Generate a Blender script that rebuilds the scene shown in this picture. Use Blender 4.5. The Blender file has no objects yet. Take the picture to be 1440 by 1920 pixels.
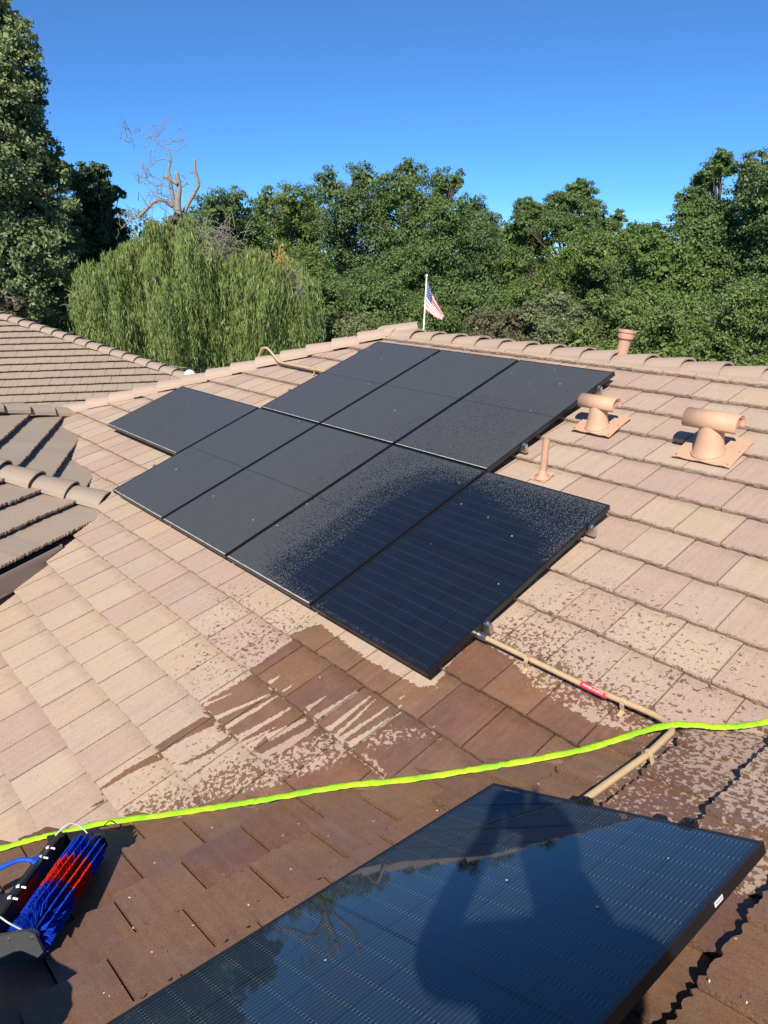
import bpy, bmesh, math, random
import numpy as np
from mathutils import Vector, Matrix
random.seed(7)
rng = np.random.default_rng(11)
SC = bpy.context.scene
COL = SC.collection

# ------------------------------------------------------------------ camera
F_PX = 1335.0                     # focal length in pixels of a 1440 x 1920 frame
CAM = np.array([6.4631, -2.3200, 2.0813])
RGT = np.array([0.66488, 0.74695, -0.00258])
DWN = np.array([0.25335, -0.22875, -0.93994])
FWD = np.array([-0.70268, 0.62429, -0.34133])
cam_d = bpy.data.cameras.new('camera')
cam = bpy.data.objects.new('camera', cam_d); COL.objects.link(cam)
cam_d.sensor_fit = 'HORIZONTAL'; cam_d.sensor_width = 36.0
cam_d.lens = 36.0 * F_PX / 1440.0
cam_d.clip_start = 0.01; cam_d.clip_end = 3000
m = Matrix.Identity(4)
for i in range(3):
    m[i][0] = RGT[i]; m[i][1] = -DWN[i]; m[i][2] = -FWD[i]; m[i][3] = CAM[i]
cam.matrix_world = m
SC.camera = cam

# ------------------------------------------------------------------ sky and sun
SUN = np.array([0.440, -0.614, 0.655]); SUN /= np.linalg.norm(SUN)
W = bpy.data.worlds.new('World'); SC.world = W; W.use_nodes = True
nt = W.node_tree; nt.nodes.clear()
sky = nt.nodes.new('ShaderNodeTexSky'); sky.sky_type = 'NISHITA'; sky.sun_disc = False
sky.sun_elevation = math.asin(SUN[2]); sky.sun_rotation = math.atan2(SUN[0], SUN[1])
sky.altitude = 10000; sky.air_density = 2.0; sky.dust_density = 0.0; sky.ozone_density = 10.0
bg = nt.nodes.new('ShaderNodeBackground'); bg.inputs[1].default_value = 0.122
wo = nt.nodes.new('ShaderNodeOutputWorld')
hs = nt.nodes.new('ShaderNodeHueSaturation'); hs.inputs['Hue'].default_value = 0.494; hs.inputs['Saturation'].default_value = 1.02
nt.links.new(sky.outputs[0], hs.inputs['Color']); nt.links.new(hs.outputs[0], bg.inputs[0]); nt.links.new(bg.outputs[0], wo.inputs[0])
sun_d = bpy.data.lights.new('sun', 'SUN'); sun_d.energy = 5.0; sun_d.angle = math.radians(0.55)
sun_d.color = (1.0, 0.945, 0.85)
sun_o = bpy.data.objects.new('sun', sun_d); COL.objects.link(sun_o)
sun_o.rotation_euler = Vector(SUN).to_track_quat('Z', 'Y').to_euler()
SC.view_settings.view_transform = 'Standard'; SC.view_settings.look = 'None'
SC.view_settings.gamma = 1.0; SC.view_settings.use_curve_mapping = False
SC.view_settings.exposure = 0.40
SC.render.engine = 'CYCLES'
SC.cycles.max_bounces = 6

# ------------------------------------------------------------------ geometry of the place
TH = math.atan(4 / 12); CT, ST = math.cos(TH), math.sin(TH)
nM = np.array([0, -ST, CT])                       # main roof slope
nF = np.array([-ST, 0, CT])                       # near roof slope
D_TILE = -0.11                                    # tile surface under the panel plane
D_F = -1.6532                                     # tile surface of the near slope
GROUND_Z = -5.5

def ray(px, py):
    d = RGT * ((px - 720) / F_PX) + DWN * ((py - 960) / F_PX) + FWD
    return d
def hit(px, py, n, d):
    r = ray(px, py); return CAM + r * ((d - n @ CAM) / (r @ n))
def at(px, py, dist):                             # point at a horizontal distance along a sight line
    r = ray(px, py); return CAM + r * (dist / math.hypot(r[0], r[1]))
def proj(P):
    q = np.asarray(P, float) - CAM
    z = q @ FWD
    return 720 + F_PX * (q @ RGT) / z, 960 + F_PX * (q @ DWN) / z, z
def face_n(phi):                                  # a 4:12 slope falling towards compass angle phi
    a = math.radians(phi); return np.array([ST * math.sin(a), ST * math.cos(a), CT])
def frame_of(n, O):
    h = np.array([n[0], n[1], 0]); h /= np.linalg.norm(h)
    y = np.array([-h[0] * CT, -h[1] * CT, ST]); x = np.cross(y, n)
    return mat4(x, y, n, O)
def mat4(x, y, z, O):
    m = Matrix.Identity(4)
    for i in range(3):
        m[i][0] = x[i]; m[i][1] = y[i]; m[i][2] = z[i]; m[i][3] = O[i]
    return m
def npm(m): return np.array(m)

# ------------------------------------------------------------------ object helpers
def link(o, parent=None):
    COL.objects.link(o)
    if parent is not None: o.parent = parent
    return o
def tag(o, label=None, cat=None, group=None, kind=None):
    if label: o['label'] = label
    if cat: o['category'] = cat
    if group: o['group'] = group
    if kind: o['kind'] = kind
    return o
def thing(name, label, cat, m=None, group=None):
    o = bpy.data.objects.new(name, None); o.empty_display_size = 0.1
    link(o)
    if m is not None: o.matrix_world = m
    return tag(o, label, cat, group)

class MB:
    def __init__(s): s.v = []; s.f = []; s.mi = []; s.uv = None
    def add(s, vs, fs, mi=0):
        b = len(s.v); s.v += [tuple(map(float, v)) for v in vs]
        for f in fs: s.f.append([b + i for i in f]); s.mi.append(mi)
    def box(s, lo, hi, mi=0, M=None):
        x0, y0, z0 = lo; x1, y1, z1 = hi
        vs = [(x0,y0,z0),(x1,y0,z0),(x1,y1,z0),(x0,y1,z0),(x0,y0,z1),(x1,y0,z1),(x1,y1,z1),(x0,y1,z1)]
        if M is not None: vs = [tuple(M @ Vector(v)) for v in vs]
        s.add(vs, [(0,3,2,1),(4,5,6,7),(0,1,5,4),(1,2,6,5),(2,3,7,6),(3,0,4,7)], mi)
    def tube(s, pts, r, n=8, mi=0, caps=True, flat=1.0, up=(0,0,1)):
        pts = [np.asarray(p, float) for p in pts]; k = len(pts)
        rs = r if hasattr(r, '__len__') else [r] * k
        b = len(s.v); prev = None
        for i, p in enumerate(pts):
            t = pts[min(i+1, k-1)] - pts[max(i-1, 0)]; t = t / (np.linalg.norm(t) + 1e-12)
            u = np.asarray(up, float) if prev is None else prev
            a = np.cross(t, u)
            if np.linalg.norm(a) < 1e-3: a = np.cross(t, (1, 0, 0.3))
            a /= np.linalg.norm(a); w = np.cross(a, t); prev = w
            for j in range(n):
                q = 2 * math.pi * j / n
                s.v.append(tuple(p + rs[i] * (math.cos(q) * a + math.sin(q) * flat * w)))
        for i in range(k - 1):
            for j in range(n):
                s.f.append([b+i*n+j, b+i*n+(j+1) % n, b+(i+1)*n+(j+1) % n, b+(i+1)*n+j]); s.mi.append(mi)
        if caps:
            s.f.append([b + j for j in range(n)][::-1]); s.mi.append(mi)
            s.f.append([b + (k-1)*n + j for j in range(n)]); s.mi.append(mi)
    def build(s, name, mats, parent=None, smooth=False, M=None):
        me = bpy.data.meshes.new(name)
        me.from_pydata(s.v, [], s.f)
        if not isinstance(mats, (list, tuple)): mats = [mats]
        for q in mats: me.materials.append(q)
        me.polygons.foreach_set('material_index', s.mi)
        if smooth: me.polygons.foreach_set('use_smooth', [True] * len(s.f))
        me.update()
        o = bpy.data.objects.new(name, me); link(o, parent)
        if M is not None: o.matrix_local = M
        return o

def fix_normals(o, angle=None):
    bm = bmesh.new(); bm.from_mesh(o.data); bmesh.ops.recalc_face_normals(bm, faces=bm.faces); bm.to_mesh(o.data); bm.free()
    return o

# ------------------------------------------------------------------ node helpers
class NT:
    def __init__(s, name):
        s.m = bpy.data.materials.new(name); s.m.use_nodes = True
        s.t = s.m.node_tree; s.t.nodes.clear()
        s.out = s.t.nodes.new('ShaderNodeOutputMaterial')
    def n(s, t, **kw):
        q = s.t.nodes.new(t)
        for k, v in kw.items(): setattr(q, k, v)
        return q
    def put(s, sock, v):
        if isinstance(v, bpy.types.NodeSocket): s.t.links.new(v, sock)
        elif v is not None: sock.default_value = v
    def math(s, op, a, b=None, c=None, clamp=False):
        q = s.n('ShaderNodeMath', operation=op); q.use_clamp = clamp
        s.put(q.inputs[0], a); s.put(q.inputs[1], b)
        if c is not None: s.put(q.inputs[2], c)
        return q.outputs[0]
    def ramp(s, f, stops, interp='LINEAR'):
        q = s.n('ShaderNodeValToRGB'); s.put(q.inputs[0], f); e = q.color_ramp
        e.interpolation = interp
        while len(e.elements) < len(stops): e.elements.new(0.5)
        for el, (p, c) in zip(e.elements, stops):
            el.position = p; el.color = (*c, 1) if len(c) == 3 else c
        return q.outputs[0]
    def step(s, x, lo, hi):
        q = s.n('ShaderNodeMapRange'); q.interpolation_type = 'SMOOTHSTEP'
        s.put(q.inputs[0], x); s.put(q.inputs[1], lo); s.put(q.inputs[2], hi); return q.outputs[0]
    def mix(s, f, a, b, blend='MIX'):
        q = s.n('ShaderNodeMix'); q.data_type = 'RGBA'; q.blend_type = blend
        s.put(q.inputs[0], f)
        s.put(q.inputs[6], a if not isinstance(a, tuple) else (*a[:3], 1))
        s.put(q.inputs[7], b if not isinstance(b, tuple) else (*b[:3], 1)); return q.outputs[2]
    def noise(s, vec, scale, detail=2, rough=0.5, dist=0.0, col=False):
        q = s.n('ShaderNodeTexNoise'); s.put(q.inputs['Vector'], vec)
        q.inputs['Scale'].default_value = scale; q.inputs['Detail'].default_value = detail
        q.inputs['Roughness'].default_value = rough; q.inputs['Distortion'].default_value = dist
        return q.outputs[1 if col else 0]
    def scale(s, vec, sc, loc=(0, 0, 0)):
        q = s.n('ShaderNodeMapping'); s.put(q.inputs[0], vec)
        q.inputs[1].default_value = loc; q.inputs[3].default_value = sc; return q.outputs[0]
    def bsdf(s, col, rough=0.6, metal=0.0, spec=0.5, normal=None, **kw):
        q = s.n('ShaderNodeBsdfPrincipled')
        s.put(q.inputs['Base Color'], col if not isinstance(col, tuple) else (*col[:3], 1))
        s.put(q.inputs['Roughness'], rough); s.put(q.inputs['Metallic'], metal)
        s.put(q.inputs['Specular IOR Level'], spec)
        if normal is not None: s.put(q.inputs['Normal'], normal)
        for k, v in kw.items(): s.put(q.inputs[k.replace('_', ' ')], v)
        return q.outputs[0]
    def bump(s, h, strength=0.3, dist=0.01):
        q = s.n('ShaderNodeBump'); q.inputs['Strength'].default_value = strength
        q.inputs['Distance'].default_value = dist; s.put(q.inputs['Height'], h); return q.outputs[0]
    def done(s, sh): s.t.links.new(sh, s.out.inputs[0]); return s.m
    def pos(s): return s.n('ShaderNodeNewGeometry').outputs['Position']
    def island(s): return s.n('ShaderNodeNewGeometry').outputs['Random Per Island']
    def rnd(s): return s.n('ShaderNodeObjectInfo').outputs['Random']
    def objc(s): return s.n('ShaderNodeTexCoord').outputs['Object']
    def uv(s): return s.n('ShaderNodeTexCoord').outputs['UV']

def simple(name, col, rough=0.6, metal=0.0, spec=0.5, var=0.15, scale=30, bump=0.0):
    k = NT(name); p = k.objc()
    nz = k.noise(p, scale, 4, 0.6)
    c = k.mix(nz, tuple(x * (1 - var) for x in col), tuple(min(1, x * (1 + var)) for x in col))
    r = k.math('MULTIPLY_ADD', nz, 0.15, rough - 0.075)
    nm = k.bump(nz, bump, 0.004) if bump else None
    return k.done(k.bsdf(c, r, metal, spec, nm))

# ------------------------------------------------------------------ wet masks laid over the two slopes (plane coordinates)
def pip(X, Y, poly):
    ins = np.zeros(X.shape, bool); n = len(poly)
    for i in range(n):
        x0, y0 = poly[i]; x1, y1 = poly[(i+1) % n]
        if y0 == y1: continue
        c = ((Y >= min(y0, y1)) & (Y < max(y0, y1)))
        ins ^= c & (X < x0 + (Y - y0) * (x1 - x0) / (y1 - y0))
    return ins
def blur(a, r):
    if r < 1: return a
    for ax in (0, 1):
        for _ in range(2):
            p = np.pad(a, [(r+1, r) if k == ax else (0, 0) for k in (0, 1)], mode='edge')
            c = np.cumsum(p, axis=ax)
            a = (np.take(c, range(2*r+1, c.shape[ax]), ax) - np.take(c, range(0, c.shape[ax]-2*r-1), ax)) / (2*r+1)
    return a
def mask_image(name, x0, x1, y0, y1, z_of, layers, res, base=0.0):
    nx, ny = int((x1-x0)*res), int((y1-y0)*res)
    X, Y = np.meshgrid(x0 + (np.arange(nx)+.5)/res, y0 + (np.arange(ny)+.5)/res)
    P = np.stack([X, Y, z_of(X, Y)], -1)
    U, V, Z = proj(P)
    U = np.where(Z > .3, U, 1e6); V = np.where(Z > .3, V, 1e6)
    A = np.full(X.shape, base)
    for mode, val, r, poly in layers:
        k = blur(pip(U, V, poly).astype(float), int(r * res))
        if mode == 'max': A = np.maximum(A, k * val)
        else: A = A * (1 - k) + val * k
    img = bpy.data.images.new(name, nx, ny, float_buffer=True, is_data=True)
    px = np.ones((ny, nx, 4), np.float32); px[..., :3] = A[..., None]
    img.pixels.foreach_set(px.ravel()); img.update(); img.pack()
    return img
def mask_tex(k, img, x0, x1, y0, y1):
    q = k.scale(k.pos(), (1/(x1-x0), 1/(y1-y0), 0), (-x0/(x1-x0), -y0/(y1-y0), 0))
    t = k.n('ShaderNodeTexImage', extension='EXTEND', interpolation='Linear'); t.image = img
    k.put(t.inputs[0], q); return t.outputs[0]
def thick(a, b, wa, wb):
    a = np.array(a, float); b = np.array(b, float); d = b - a; d /= np.linalg.norm(d); p = np.array([-d[1], d[0]])
    return [tuple(a+p*wa/2), tuple((a+b)/2+p*(wa+wb)*.3), tuple(b+p*wb/2), tuple(b-p*wb/2), tuple((a+b)/2-p*(wa+wb)*.22), tuple(a-p*wa/2)]
def c4(*p): return [(x/2.571, 1100+y/2.571) for x, y in p]
def c5(*p): return [(500+x/2.4, 1050+y/2.4) for x, y in p]
mL = [
 ('max', .17, .12, [(930,1170),(1080,1060),(1250,1120),(1460,1250),(1460,1400),(1265,1365),(1100,1290)]),
 ('max', .30, .10, [(905,1200),(985,1120),(1080,1150),(1130,1240),(1250,1300),(1400,1345),(1330,1370),(1255,1365),(1100,1320)]),
 ('max', .50, .06, [(900,1195),(965,1150),(1010,1190),(1120,1270),(1180,1290),(1260,1350),(1240,1365),(1100,1300)]),
 ('max', .17, .10, [(340,1200),(400,1100),(470,1090),(600,1140),(600,1190),(471,1257),(375,1330),(330,1280)]),
 ('max', .30, .06, [(410,1190),(540,1140),(600,1150),(560,1180),(480,1250),(430,1270)]),
 ('max', .15, .08, [(250,1440),(330,1380),(480,1380),(480,1480),(300,1540),(220,1540)]),
 ('max', 1.0, .012, [(377,1323),(471,1257),(553,1188),(600,1167),(640,1199),(690,1236),(745,1264),(790,1286),(814,1283),(838,1250),(895,1185),(960,1232),(1010,1282),(1060,1322),(1110,1352),(1180,1362),(1262,1362),(1300,1372),(1000,1445),(760,1485),(600,1530),(380,1560),(330,1540),(400,1500),(500,1470),(560,1450),(520,1430),(470,1407),(410,1357)]),
 ('max', .53, .05, [(200,1550),(262,1490),(330,1470),(370,1470),(420,1430),(470,1400),(520,1440),(560,1480),(540,1530),(300,1570)]),
 ('max', .80, .05, [(330,1560),(400,1490),(480,1480),(560,1500),(520,1550)]),
 ('set', .47, .02, [(495,1425),(540,1405),(590,1372),(625,1370),(655,1395),(640,1425),(600,1440),(560,1462),(505,1458)]),
 ('set', .58, .02, c5((420,800),(560,730),(740,740),(800,790),(640,800),(520,860),(440,850))),
 ('set', .40, .01, c5((380,840),(460,890),(560,975),(540,990),(430,890),(370,860))),
 ('set', .55, .03, [(985,1250),(1030,1240),(1100,1290),(1180,1310),(1255,1358),(1235,1372),(1190,1368),(1110,1325),(1060,1322),(1000,1290)]),
]
for a, b, wa, wb in [((180,680),(265,612),24,4),((220,722),(412,574),26,8),((275,772),(470,592),26,8),((312,800),(492,604),18,5),
                     ((310,832),(552,640),24,7),((370,842),(605,660),28,8),((596,630),(624,612),10,3),((12,562),(62,520),18,4),
                     ((70,602),(122,560),10,4),((0,722),(108,648),22,6),((0,802),(178,696),34,16),((40,862),(222,730),38,18)]:
    mL.append(('set', .04, .004, c5(*thick(a, b, wa, wb))))
for a, b, wa, wb in [((985,578),(1115,508),16,3),((1040,642),(1305,498),22,8),((1090,684),(1335,505),26,8),((1148,742),(1400,562),30,8),
                     ((1162,772),(1330,668),22,5),((1210,782),(1292,700),26,6),((1260,832),(1440,700),30,12),((1180,790),(1240,740),18,6)]:
    mL.append(('set', .04, .004, c4(*thick(a, b, wa, wb))))
for poly in [c4((745,785),(860,695),(975,612),(1040,620),(1032,650),(900,722),(780,808)), c4((478,985),(600,880),(740,788),(778,812),(640,885),(490,990)),
             c4((428,1052),(495,1006),(496,1022),(440,1052)), c4((868,865),(1000,785),(1100,702),(1114,722),(1010,800),(900,862))]:
    mL.append(('max', 1.0, .005, poly))
MX = (0.8, 7.2, -3.2, 3.2)
IMG_M = mask_image('wet_main', *MX, lambda x, y: y*ST/CT + D_TILE/CT, mL, 150)
fL = [
 ('set', .62, .10, [(1230,1380),(1270,1330),(1480,1330),(1480,1640),(1400,1600),(1200,1560),(1080,1520),(1140,1450)]),
 ('set', .38, .08, [(1300,1380),(1330,1330),(1480,1330),(1480,1560),(1330,1480),(1290,1420)]),
 ('set', .70, .05, [(1180,1440),(1290,1470),(1400,1560),(1420,1600),(1200,1540),(1120,1510)]),
 ('set', .30, .04, [(1395,1610),(1480,1570),(1480,1640),(1410,1680),(1375,1665)]),
]
FX = (2.5, 7.3, -3.6, 1.4)
IMG_F = mask_image('wet_near', *FX, lambda x, y: x*ST/CT + D_F/CT, fL, 120, 1.0)
aL = [
 ('max', .20, .16, [(520,950),(640,840),(740,790),(850,735),(960,730),(1060,760),(912,880),(1150,948),(805,1264),(583,1137),(430,1040)]),
 ('max', .36, .16, [(465,1055),(610,915),(720,840),(800,815),(912,880),(1150,948),(1010,1085),(805,1264),(583,1137)]),
 ('max', .62, .11, [(475,1070),(610,975),(700,905),(810,865),(912,885),(1150,948),(1010,1085),(805,1264),(583,1137)]),
 ('max', .88, .11, [(505,1090),(620,1010),(710,935),(800,890),(900,895),(985,955),(1060,1005),(1010,1085),(805,1264),(583,1137)]),
 ('max', 1.0, .10, [(545,1115),(640,1030),(730,955),(810,905),(880,905),(950,962),(1015,1025),(1000,1090),(805,1264),(583,1137)]),
 ('max', 1.0, .03, [(900,990),(1025,1050),(1005,1090),(805,1264),(595,1138),(740,990)]),
]
AX = (-0.3, 4.6, -0.2, 3.7)
IMG_A = mask_image('wet_panels', *AX, lambda x, y: y*ST/CT, aL, 90)

# ------------------------------------------------------------------ materials
TILE_COLS = [(0.0, (.482,.352,.255)), (.15, (.440,.292,.226)), (.29, (.495,.352,.240)), (.42, (.460,.340,.255)), (.55, (.412,.278,.222)),
             (.67, (.505,.376,.270)), (.79, (.450,.306,.232)), (.90, (.490,.358,.240))]
def tile_material(name, img=None, ext=None, grey=0.0, edge=False, flat=0.0, flatc=(.42,.31,.235)):
    k = NT(name); P = k.pos(); uv = k.uv()
    r = k.math('FRACT', k.math('ADD', k.rnd(), k.math('MULTIPLY', k.island(), 7.31)))
    c = k.ramp(r, TILE_COLS, 'CONSTANT')
    c = k.mix(.18, c, (.462,.332,.242))
    # brushed bands of pigment down each tile
    r2 = k.n('ShaderNodeCombineXYZ'); k.put(r2.inputs[0], k.math('MULTIPLY', r, 37.0)); k.put(r2.inputs[1], k.math('MULTIPLY', r, 91.0))
    va = k.n('ShaderNodeVectorMath', operation='ADD'); k.put(va.inputs[0], uv); k.put(va.inputs[1], r2.outputs[0])
    band = k.noise(k.scale(va.outputs[0], (34, 1.6, 1)), 1.0, 3, .55)
    c = k.mix(k.step(band, .44, .74), c, k.mix(.30, c, (.57,.43,.29)))
    c = k.mix(k.math('MULTIPLY', k.step(band, .52, .28), .24), c, (.37,.24,.195))
    blotch = k.noise(P, 3.1, 3, .6)
    c = k.mix(k.math('MULTIPLY', k.step(blotch, .45, .75), .28), c, (.40,.325,.26))
    dirt = k.noise(P, 9, 5, .7)
    c = k.mix(k.math('MULTIPLY', k.step(dirt, .52, .75), .22), c, (.27,.205,.165))
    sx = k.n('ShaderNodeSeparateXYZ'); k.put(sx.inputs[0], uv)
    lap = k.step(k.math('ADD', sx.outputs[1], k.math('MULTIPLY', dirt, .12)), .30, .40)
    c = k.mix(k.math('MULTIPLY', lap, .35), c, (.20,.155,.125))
    grit = k.noise(P, 210, 3, .75)
    c = k.mix(k.math('MULTIPLY', k.step(grit, .50, .70), .55), c, (.20,.14,.11))
    c = k.mix(k.math('MULTIPLY', k.step(grit, .47, .30), .50), c, (.70,.57,.44))
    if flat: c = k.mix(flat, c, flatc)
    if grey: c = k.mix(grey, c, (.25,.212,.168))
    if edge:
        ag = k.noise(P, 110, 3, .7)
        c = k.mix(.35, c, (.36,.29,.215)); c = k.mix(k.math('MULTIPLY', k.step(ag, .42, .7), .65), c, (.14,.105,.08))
    rough = .9; coat = None
    h = k.math('ADD', k.math('MULTIPLY', grit, .6), k.math('MULTIPLY', k.noise(P, 90, 3, .6), .6))
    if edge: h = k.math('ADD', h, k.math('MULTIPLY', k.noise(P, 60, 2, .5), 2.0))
    if img is not None:
        Wm = mask_tex(k, img, *ext)
        nz = k.noise(P, 40, 1, .5, .1); n2 = k.noise(P, 95, 1, .5)
        thr = k.math('ADD', k.math('MULTIPLY', nz, .62), k.math('MULTIPLY', n2, .38))
        thr = k.step(thr, .28, .70)              # spread over 0..1
        wet = k.step(k.math('SUBTRACT', k.math('MULTIPLY', Wm, 1.12), thr), -.015, .045)
        c2 = k.mix(1.0, c, c, 'MULTIPLY'); dark = k.mix(1.0, k.mix(.5, c, k.mix(1.0, c2, (2.35,2.75,3.2), 'MULTIPLY')), (.435,.335,.280), 'MULTIPLY')
        pudd = k.noise(P, 2.3, 2, .5)
        dark = k.mix(k.math('MULTIPLY', k.step(pudd, .45, .70), .28), dark, (.125,.085,.08))
        damp = k.math('MULTIPLY', k.step(k.math('SUBTRACT', k.math('MULTIPLY', Wm, 1.12), thr), -.22, .03), .22)
        c = k.mix(damp, c, dark)
        wet = k.math('MULTIPLY', wet, k.math('MULTIPLY_ADD', k.noise(P, 12, 3, .6), .35, .80), None, True)
        c = k.mix(wet, c, dark)
        film = k.math('MULTIPLY', wet, k.step(pudd, .35, .65))
        rough = k.math('SUBTRACT', .9, k.math('ADD', k.math('MULTIPLY', wet, .30), k.math('MULTIPLY', film, .22)))
        coat = k.math('MULTIPLY', film, .22)
    nm = k.bump(h, .55 if edge else .35, .004)
    kw = {}
    if coat is not None: kw = dict(Coat_Weight=coat, Coat_Roughness=.22)
    return k.done(k.bsdf(c, rough, 0, .35, nm, **kw))
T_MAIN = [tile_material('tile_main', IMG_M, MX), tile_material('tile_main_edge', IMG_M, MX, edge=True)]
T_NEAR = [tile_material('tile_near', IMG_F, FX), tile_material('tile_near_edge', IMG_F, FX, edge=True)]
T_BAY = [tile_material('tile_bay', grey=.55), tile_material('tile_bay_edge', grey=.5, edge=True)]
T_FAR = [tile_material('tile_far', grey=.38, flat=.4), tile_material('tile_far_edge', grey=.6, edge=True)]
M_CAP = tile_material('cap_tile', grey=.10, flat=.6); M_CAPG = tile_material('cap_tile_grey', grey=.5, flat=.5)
M_UNDER = simple('underlay', (.03,.028,.026), .9)
M_STUCCO = simple('stucco', (.45,.38,.30), .9, bump=.4, scale=120)
M_FASCIA = simple('fascia_paint', (.17,.135,.115), .55)
M_GUTTER = simple('gutter_paint', (.37,.315,.285), .38)
M_BLACK = simple('black_anodised', (.012,.012,.013), .32, 0.0, .5)
M_ALU = simple('aluminium', (.62,.63,.64), .35, 1.0)
M_DUST_GLINT = simple('dust_and_glint', (.42,.41,.38), .9, scale=90, var=.4)  # pale strip colour: settled dust plus the sun glint painted along the frame
def worn_paint(name, a, b_, stain):
    k = NT(name); O = k.objc(); P = k.pos()
    n1_ = k.noise(O, 12, 4, .65); n2_ = k.noise(k.scale(P, (30, 30, 7)), 1.0, 4, .7); n3_ = k.noise(O, 90, 3, .7)
    c = k.mix(n1_, a, b_); c = k.mix(k.math('MULTIPLY', k.step(n2_, .50, .72), .55), c, stain)
    c = k.mix(k.math('MULTIPLY', k.step(n3_, .60, .72), .5), c, (.22,.12,.08))
    return k.done(k.bsdf(c, k.math('MULTIPLY_ADD', n1_, .25, .45), 0, .4, k.bump(k.math('ADD', n1_, n3_), .2, .004)))
M_PEACH = worn_paint('peach_paint', (.52,.305,.185), (.60,.38,.24), (.45,.31,.225))
M_RUSTY = worn_paint('peach_paint_weathered', (.48,.25,.155), (.60,.36,.25), (.36,.17,.10))
M_TAN = simple('tan_conduit_paint', (.50,.35,.195), .45, scale=40)
M_DARKHOLE = simple('dark_inside', (.02,.017,.015), .9)
M_RED = simple('red_sticker', (.75,.05,.07), .4)
M_WHITE = simple('white_paint', (.78,.78,.76), .4)
M_PRINT = simple('white_print', (.85,.80,.80), .5)
M_GREYPRINT = simple('grey_print', (.25,.26,.27), .5)

def solar_material(name, img=None, busw=.0011, dirt=1.0, lines=.16):
    k = NT(name); O = k.objc(); sp = k.n('ShaderNodeSeparateXYZ'); k.put(sp.inputs[0], O)
    x, y = sp.outputs[0], sp.outputs[1]
    def near(v, pitch, off, w):                    # 1 on a line repeated every pitch
        d = k.math('ABSOLUTE', k.math('SUBTRACT', k.math('FRACT', k.math('DIVIDE', k.math('ADD', v, off), pitch)), .5))
        return k.math('LESS_THAN', k.math('MULTIPLY', d, pitch), w)
    cw = .165; ch = .0838
    bus = near(x, cw/12, .0033, busw)
    gapx = near(x, cw, -.02 + cw/2, .0016)
    gapy = near(y, ch, -.032 + ch/2, .0014)
    pad = k.math('MULTIPLY', near(y, ch, -.032 + ch/2, .0042), near(x, cw/12, .0033, busw*1.6))
    mid = k.math('LESS_THAN', k.math('ABSOLUTE', k.math('SUBTRACT', y, .87)), .006)
    cellv = k.noise(k.scale(O, (6.06, 11.9, 0)), 1.0, 0)
    base = k.mix(cellv, (.005,.009,.021), (.008,.014,.029)) if img is not None else k.mix(cellv, (.016,.031,.048), (.021,.040,.061))
    c = k.mix(k.math('MULTIPLY', bus, .32), base, (lines,lines*1.03,lines*1.1))
    c = k.mix(k.math('MULTIPLY', pad, .4), c, (lines*1.8,lines*1.8,lines*1.9))
    c = k.mix(k.math('MAXIMUM', k.math('MAXIMUM', gapx, gapy), mid), c, (.0035,.004,.007))
    c = k.mix(k.math('MULTIPLY', pad, .30), c, (lines*1.5,lines*1.5,lines*1.6))
    dustn = k.noise(O, 5, 4, .6); fine = k.noise(k.scale(O, (60, 10, 1)), 4, 3, .7)
    dcol = k.mix(dustn, (.066,.067,.066), (.084,.084,.081)); dcol = k.mix(k.math('MULTIPLY', fine, .4), dcol, (.100,.099,.095))
    dcol = k.mix(k.math('MULTIPLY', k.math('MAXIMUM', gapx, gapy), .25), dcol, (.04,.04,.042)); dcol = k.mix(k.math('MULTIPLY', mid, .6), dcol, (.03,.031,.033))
    if img is not None:
        Wm = mask_tex(k, img, *AX)
        P = k.pos()
        def dot(v):
            q = k.n('ShaderNodeVectorMath', operation='DOT_PRODUCT'); k.put(q.inputs[0], P); q.inputs[1].default_value = v; return q.outputs['Value']
        cx = k.n('ShaderNodeCombineXYZ'); k.put(cx.inputs[0], k.math('MULTIPLY', dot((-.70, .71, 0)), 46)); k.put(cx.inputs[1], k.math('MULTIPLY', dot((.71, .70, .23)), 150))
        s1 = k.noise(cx.outputs[0], 1.0, 1, .5, .4); s2 = k.noise(P, 60, 2, .5)
        thr = k.step(k.math('ADD', k.math('MULTIPLY', s1, .68), k.math('MULTIPLY', s2, .32)), .27, .72)
        wet = k.step(k.math('SUBTRACT', k.math('MULTIPLY', Wm, 1.15), thr), -.03, .08)
        dry = k.math('SUBTRACT', 1.0, wet)
        c = k.mix(k.math('MULTIPLY', dry, .84), c, dcol)
        rough = k.math('MULTIPLY_ADD', dry, .24, .035)
        nm = k.bump(k.math('ADD', k.math('MULTIPLY', wet, 1.0), k.math('MULTIPLY', s1, .3)), .06, .002)
        spec = k.math('MULTIPLY_ADD', dry, -.04, .28)
    else:
        nm = k.bump(k.noise(O, 3.0, 2, .5), .012, .02); rough = .02; spec = .48
        c = k.mix(k.math('MULTIPLY', k.step(fine, .62, .8), .05), c, dcol)
    return k.done(k.bsdf(c, rough, 0, spec, nm))
M_GLASS = solar_material('panel_glass', IMG_A, lines=.075)
M_GLASS_NEAR = solar_material('panel_glass_near', None, lines=.17)

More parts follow.
